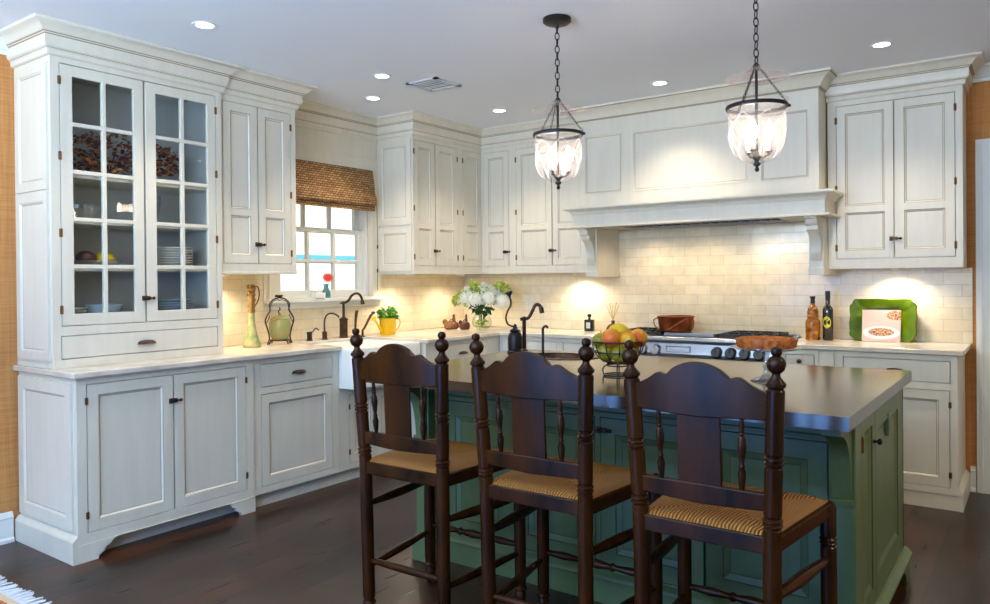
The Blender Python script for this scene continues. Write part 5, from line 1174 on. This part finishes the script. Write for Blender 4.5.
for a, b in zip(rr, rr[1:]):
    for i in range(len(a)): bm.faces.new([a[i], a[(i + 1) % len(a)], b[(i + 1) % len(b)], b[i]])
bmesh.ops.remove_doubles(bm, verts=bm.verts, dist=.0005)
o = obj('platter_dish', bm, M['greenglaze'], t, smooth=40); o.modifiers.new('s', 'SOLIDIFY').thickness = .004
# cookbook leaning on the platter
def cover_mat():
    m = bpy.data.materials.new('cookbook_cover'); m.use_nodes = True; nt = m.node_tree; b = nt.nodes['Principled BSDF']; tc = nt.nodes.new('ShaderNodeTexCoord')
    sp = nt.nodes.new('ShaderNodeSeparateXYZ'); nt.links.new(tc.outputs['Object'], sp.inputs[0]); last = None
    n = nt.nodes.new('ShaderNodeTexNoise'); n.inputs['Scale'].default_value = 22; nt.links.new(tc.outputs['Object'], n.inputs['Vector'])
    base = nt.nodes.new('ShaderNodeMix'); base.data_type = 'RGBA'; base.inputs[6].default_value = lin((214, 196, 190)); base.inputs[7].default_value = lin((224, 176, 150)); nt.links.new(n.outputs['Fac'], base.inputs[0]); last = base.outputs[2]
    n2 = nt.nodes.new('ShaderNodeTexNoise'); n2.inputs['Scale'].default_value = 90; nt.links.new(tc.outputs['Object'], n2.inputs['Vector'])
    food = nt.nodes.new('ShaderNodeValToRGB'); food.color_ramp.elements[0].color = lin((120, 44, 24)); food.color_ramp.elements[0].position = .4; food.color_ramp.elements[1].color = lin((226, 176, 110)); food.color_ramp.elements[1].position = .6; nt.links.new(n2.outputs['Fac'], food.inputs[0])
    def ell(cx, cz, rx, rz, col, last):
        def nm(o, c, r): s = nt.nodes.new('ShaderNodeMath'); s.operation = 'SUBTRACT'; s.inputs[1].default_value = c; nt.links.new(o, s.inputs[0]); d = nt.nodes.new('ShaderNodeMath'); d.operation = 'DIVIDE'; d.inputs[1].default_value = r; nt.links.new(s.outputs[0], d.inputs[0]); p = nt.nodes.new('ShaderNodeMath'); p.operation = 'POWER'; p.inputs[1].default_value = 2; nt.links.new(d.outputs[0], p.inputs[0]); return p.outputs[0]
        a = nt.nodes.new('ShaderNodeMath'); a.operation = 'ADD'; nt.links.new(nm(sp.outputs[0], cx, rx), a.inputs[0]); nt.links.new(nm(sp.outputs[2], cz, rz), a.inputs[1]); l = nt.nodes.new('ShaderNodeMath'); l.operation = 'LESS_THAN'; l.inputs[1].default_value = 1; nt.links.new(a.outputs[0], l.inputs[0])
        mx = nt.nodes.new('ShaderNodeMix'); mx.data_type = 'RGBA'; nt.links.new(l.outputs[0], mx.inputs[0]); nt.links.new(last, mx.inputs[6])
        if isinstance(col, tuple): mx.inputs[7].default_value = lin(col)
        else: nt.links.new(col, mx.inputs[7])
        return mx.outputs[2]
    last = ell(0, .058, .108, .042, (236, 230, 226), last); last = ell(0, .062, .075, .026, food.outputs[0], last); last = ell(.085, .17, .055, .03, food.outputs[0], last)
    nt.links.new(last, b.inputs['Base Color']); b.inputs['Roughness'].default_value = .35; return m
x, y = -.838, 5.395; t = thing('cookbook', 'cookbook with a plate of food on its cover, leaning on the green platter', 'book', (x, y, Z)); t.rotation_euler = (math.radians(-9), 0, 0)
bpy.context.view_layer.update()
bm = NB(); box(bm, W, -.112, .112, -.011, -.009, .001, .205); box(bm, W, -.112, .112, .009, .011, .001, .205); box(bm, W, .110, .112, -.011, .011, .001, .205) if False else box(bm, W, -.112, -.110, -.009, .009, .001, .205); obj('cover', bm, cover_mat(), t, world=False)
bm = NB(); box(bm, W, -.109, .109, -.009, .009, .003, .202); obj('pages', bm, M['page'], t, world=False)
# island faucet
x, y = -2.465, 3.60; t = free('prep_faucet', 'dark bronze faucet with curved spout and tall side handle at the island prep sink', 'faucet', x, y)
lp(t, 'faucet_body', [(0, 0), (.046, 0), (.047, .01), (.040, .016), (.042, .03), (.043, .09), (.034, .115), (.026, .12), (.032, .13), (.022, .136), (.012, .142), (.012, .155), (.006, .165), (0, .167)], 'iron')
def v_(a, z, b=0): return Vector((x, y, Z + z)) + V1 * a + Vector((.586, -.81, 0)) * b
bm = NB(); P = sm([v_(-.005, .15), v_(-.04, .165), v_(-.052, .20), v_(-.042, .24), v_(-.025, .27), v_(-.023, .30), v_(-.028, .318)], 5); tube(bm, P, .0055, 8); lathe(bm, [(.006, 0), (.008, .01), (.018, .022), (.022, .028), (.02, .036), (.008, .04), (0, .04)], 14, along(P[-1], v_(-.035, .35))); obj('lever_handle', bm, M['bronze'], t, smooth=50)
bm = NB(); lathe(bm, [(0, 0), (.022, 0), (.022, .012), (.012, .02), (.011, .190), (.014, .197), (.010, .206), (0, .208)], 14, Matrix.Translation(v_(.055, 0, -.05))); P = sm([v_(.032, .190, -.05), v_(.055, .194, -.05), v_(.08, .198, -.05), v_(.102, .235, -.05), v_(.118, .268, -.05), v_(.135, .276, -.05), v_(.152, .262, -.05), v_(.160, .225, -.05)], 5)
tube(bm, P, [.010 + (.004 if i > len(P) - 6 else 0) for i in range(len(P))], 10); obj('spout', bm, M['bronze'], t, smooth=50)
x, y = -2.035, 3.22; t = free('water_tap', 'slim black water tap standing in front of the oval prep sink on the island', 'faucet', x, y)
lp(t, 'base', [(0, 0), (.025, 0), (.026, .006), (.014, .012), (.012, .04), (.008, .045), (0, .046)], 'iron')
tb(t, 'spout', [(x, y, Z + .04), (x, y, Z + .15), (x + .002, y, Z + .178), (x + .014, y + .006, Z + .188), (x + .024, y + .01, Z + .178)], .0065, 'iron')
# fruit bowl
x, y = -1.50, 2.985; t = free('wire_fruit_bowl', 'black wire footed bowl heaped with oranges, lemons and pears on the island', 'bowl', x, y)
bm = NB(); T = Matrix.Translation((x, y, Z))
def ring(r_, z, w_=.003): tube(bm, [(x + r_ * math.cos(a), y + r_ * math.sin(a), Z + z) for a in [2 * PI * k / 28 for k in range(28)]], w_, 6, close=True)
ring(.112, .150, .004); ring(.102, .105); ring(.068, .066); ring(.03, .055); ring(.062, .004, .0035); ring(.05, .045)
for k in range(12):
    a = 2 * PI * k / 12; c_, s_ = math.cos(a), math.sin(a); tube(bm, sm([(x + .03 * c_, y + .03 * s_, Z + .055), (x + .068 * c_, y + .068 * s_, Z + .066), (x + .102 * c_, y + .102 * s_, Z + .105), (x + .112 * c_, y + .112 * s_, Z + .15)], 4), .0026, 5)
for k in range(4):
    a = 2 * PI * k / 4 + .4; c_, s_ = math.cos(a), math.sin(a); tube(bm, sm([(x + .062 * c_, y + .062 * s_, Z + .004), (x + .066 * c_, y + .066 * s_, Z + .03), (x + .045 * c_, y + .045 * s_, Z + .05), (x + .03 * c_, y + .03 * s_, Z + .055)], 4), .003, 5)
obj('wire_basket', bm, M['iron'], t, smooth=60)
FR = [(-.052, .105, .02, .04, 'lime_f', 'green pear at the front left inside the wire bowl', 'pear'), (.0, .10, .055, .041, 'lime_f', 'green pear showing low through the front of the wire bowl', 'pear'), (.055, .105, .0, .041, 'lime_f', 'green pear at the right inside the wire bowl', 'pear'),
      (-.03, .115, -.05, .042, 'orange_f', 'orange buried at the back of the wire bowl', 'orange'), (.035, .11, -.055, .040, 'orange_f', 'orange low at the back right of the wire bowl', 'orange'),
      (-.075, .152, -.005, .038, 'lime_f', 'pale green pear on the left rim of the wire bowl', 'pear'), (-.035, .168, .045, .043, 'mango', 'red-blushed yellow peach at the front left of the heap', 'peach'), (.035, .160, .055, .040, 'orange_f', 'orange in the middle front of the heap', 'orange'),
      (.085, .165, .02, .042, 'mango', 'yellow peach with blush at the right rim of the wire bowl', 'peach'), (.005, .187, -.015, .044, 'lemon', 'large lemon crowning the heap of fruit', 'lemon'), (.045, .165, -.04, .038, 'mango', 'blushed peach behind the lemon at the back of the heap', 'peach')]
for a, z, b, r_, m_, lb, nm in FR:
    bm = NB(); sc = (1, 1, .96) if nm != 'lemon' else (1.08, 1, .92); ball(bm, (0, 0, 0), r_, 18, 12, sc)
    if nm == 'pear': lathe(bm, [(r_ * .55, r_ * .8), (r_ * .28, r_ * 1.15), (.003, r_ * 1.25), (.002, r_ * 1.45), (0, r_ * 1.5)], 10) if z < .12 and False else None
    tube(bm, [(0, 0, r_ * .9), (.003, 0, r_ * .9 + .012)], .002, 5)
    c = Vector((x, y, Z + z)) + V1 * a + Vector((.586, -.81, 0)) * b; o = obj(nm, bm, M[m_], None, c, world=False, smooth=70); prop(o, lb, 'fruit', 'fruit in the wire bowl')
# cake stand and tart
x, y = -.915, 3.16; t = free('cake_stand', 'clear glass pedestal cake stand on the island behind the right stool', 'cake stand', x, y)
lp(t, 'glass_stand', [(0, 0), (.062, 0), (.064, .004), (.05, .012), (.022, .02), (.013, .03), (.011, .05), (.017, .06), (.011, .07), (.011, .105), (.018, .12), (.03, .124), (.12, .130), (.138, .137), (.138, .140), (.118, .135), (.03, .13), (0, .13)], 'cryst', seg=40)
t = free('fruit_tart', 'round golden brown tart on the glass cake stand', 'pie', x, y, Z + .1375)
bm = NB(); n_ = 72; prof = [(0, 0), (.112, 0), (.120, .030), (.118, .036), (.108, .036), (.104, .030), (0, .030)]; lathe(bm, prof, n_, Matrix.Translation((x, y, Z + .1375)), False)
for v in bm.verts:
    dx, dy = v.co.x - x, v.co.y - y; r_ = math.hypot(dx, dy)
    if r_ > .1: k = 1 + .022 * math.sin(24 * math.atan2(dy, dx)); v.co.x = x + dx * k; v.co.y = y + dy * k
obj('fluted_crust', bm, M['crust'], t, smooth=40)
bm = NB(); rnd = random.Random(9)
for i in range(9):
    for s in (0, 1):
        o_ = -.09 + i * .0225; hl = math.sqrt(max(0, .103 ** 2 - o_ ** 2)); P = [(x + o_, y - hl, Z + .1715), (x + o_, y + hl, Z + .1715)] if s else [(x - hl, y + o_, Z + .173), (x + hl, y + o_, Z + .173)]; tube(bm, P, .0045, 6)
obj('lattice_top', bm, M['crust'], t, smooth=60)

# ================================================================== RUG CORNER
t = thing('fringed_rug', 'corner of a patterned rug with white fringe on the dark floor', 'rug', (-3.6, .8, 0))
def rug_mat():
    m = bpy.data.materials.new('rug_pile'); m.use_nodes = True; nt = m.node_tree; b = nt.nodes['Principled BSDF']; tc = nt.nodes.new('ShaderNodeTexCoord'); sp = nt.nodes.new('ShaderNodeSeparateXYZ'); nt.links.new(tc.outputs['Object'], sp.inputs[0])
    n = nt.nodes.new('ShaderNodeTexNoise'); n.inputs['Scale'].default_value = 25; nt.links.new(tc.outputs['Object'], n.inputs['Vector']); a = nt.nodes.new('ShaderNodeMath'); a.operation = 'MULTIPLY_ADD'; a.inputs[1].default_value = .03; nt.links.new(n.outputs['Fac'], a.inputs[0]); nt.links.new(sp.outputs[1], a.inputs[2])
    r = nt.nodes.new('ShaderNodeMapRange'); r.inputs[1].default_value = .58; r.inputs[2].default_value = .1; nt.links.new(a.outputs[0], r.inputs[0])
    cr = nt.nodes.new('ShaderNodeValToRGB'); cr.color_ramp.interpolation = 'CONSTANT'; e = cr.color_ramp.elements; e[0].color = lin((196, 176, 150)); e[1].position = .05; e[1].color = lin((168, 92, 54)); 
    for p, c in ((.2, (120, 132, 118)), (.3, (190, 160, 120)), (.42, (150, 70, 50)), (.7, (110, 120, 110))): q = e.new(p); q.color = lin(c)
    nt.links.new(r.outputs[0], cr.inputs[0]); nt.links.new(cr.outputs[0], b.inputs['Base Color']); b.inputs['Roughness'].default_value = .95; return m
bm = NB(); box(bm, W, -4.3, -2.9, .2, 1.375, .0005, .009); obj('pile', bm, rug_mat(), t, bevel=.003)
bm = NB(); rnd = random.Random(2)
for i in range(150):
    xx = -4.3 + i * .0094; j = rnd.uniform(-.02, .02); tube(bm, [(xx, 1.37, .006), (xx + j * .5, 1.40, .005), (xx + j, 1.435 + rnd.uniform(0, .03), .003)], [.0035, .0042, .003], 5)
prop(obj('fringe', bm, M['fringe'], t), 'white knotted fringe', kind='stuff')

# ================================================================== LIGHTING
WARM = (1.0, .80, .56); CANC = (1.0, .86, .68)
for x, y, _ in CANS:
    o = light('down_spot', 'SPOT', (x, y, H - .03), 35, CANC, spot_size=math.radians(110), spot_blend=.8, shadow_soft_size=.05)
for x, y, e in ((-2.6, 1.0, 5), (-1.0, 1.0, 4), (1.0, 2.7, 75), (1.0, 4.0, 45)):    # unseen spots out of frame; right pair added to warm the island's right side
    o = light('down_spot', 'SPOT', (x, y, H - .03), e, (1, .78, .48), spot_size=math.radians(120), spot_blend=.8, shadow_soft_size=.05)
for p, _ in PUCKS: light('puck_spot', 'SPOT', p - Vector((0, 0, .016)), 12, (1, .86, .66), spot_size=math.radians(150), spot_blend=.7, shadow_soft_size=.02)
for p in PEND: light('bulb_glow', 'POINT', (p[0], p[1], p[2] + .01), 24.0, (1, .90, .86), shadow_soft_size=.003)
for u in (-2.42, -2.0, -1.55): light('hood_spot', 'SPOT', B(u, .27, 1.725), 8.0, WARM, spot_size=math.radians(150), spot_blend=.8, shadow_soft_size=.03)
# added area fills behind the viewer, standing for inferred cool daylight
o = light('added_fill_high', 'AREA', (-1.8, -1.15, 1.9), 335, (.66, .83, 1.0), shape='RECTANGLE', size=3.6, size_y=1.4); o.rotation_euler = (math.radians(162), 0, 0)  # added fill, tipped up to brighten the ceiling
o = light('added_fill_blue', 'AREA', (-2.1, -1.15, .75), 62, (.11, .38, 1.0), shape='RECTANGLE', size=2.4, size_y=1.2); o.rotation_euler = (math.radians(86), 0, 0)  # added deep blue fill for the low cabinets, stools and island front
wld = bpy.data.worlds.new('sky'); S.world = wld; wld.use_nodes = True; bg = wld.node_tree.nodes['Background']; bg.inputs[0].default_value = (1.0, .90, .74, 1); bg.inputs[1].default_value = .38
o = light('sun', 'SUN', (6, 6, 8), 9.0, (1, .97, .92), angle=.01); o.rotation_euler = Vector((1, -.25, 1.9)).to_track_quat('Z', 'Y').to_euler()

# ================================================================== CAMERA
f_, cy_, yaw, pit, rol = 754.9595, 283.45948, 0.626382654, 0.00567063907, -0.00896623560
cyw, sy = math.cos(yaw), math.sin(yaw)
fwd = Vector((-sy * math.cos(pit), cyw * math.cos(pit), -math.sin(pit))); rt = Vector((cyw, sy, 0)); up = rt.cross(fwd)
rt2 = rt * math.cos(rol) + up * math.sin(rol); up2 = -rt * math.sin(rol) + up * math.cos(rol)
cam = bpy.data.cameras.new('camera'); co = bpy.data.objects.new('camera', cam); COL.objects.link(co)
co.matrix_world = Matrix(((rt2.x, up2.x, -fwd.x, 0), (rt2.y, up2.y, -fwd.y, 0), (rt2.z, up2.z, -fwd.z, 1.34), (0, 0, 0, 1)))
cam.sensor_fit = 'HORIZONTAL'; cam.sensor_width = 36; cam.lens = f_ * 36 / 990; cam.shift_y = -(302 - cy_) / 990; cam.clip_start = .05
S.camera = co
S.view_settings.view_transform = 'Standard'; S.view_settings.look = 'None'; S.view_settings.exposure = 0.28; S.view_settings.gamma = 1
S.cycles.max_bounces = 6; S.cycles.transparent_max_bounces = 16; S.cycles.sample_clamp_indirect = 6; S.cycles.caustics_reflective = False
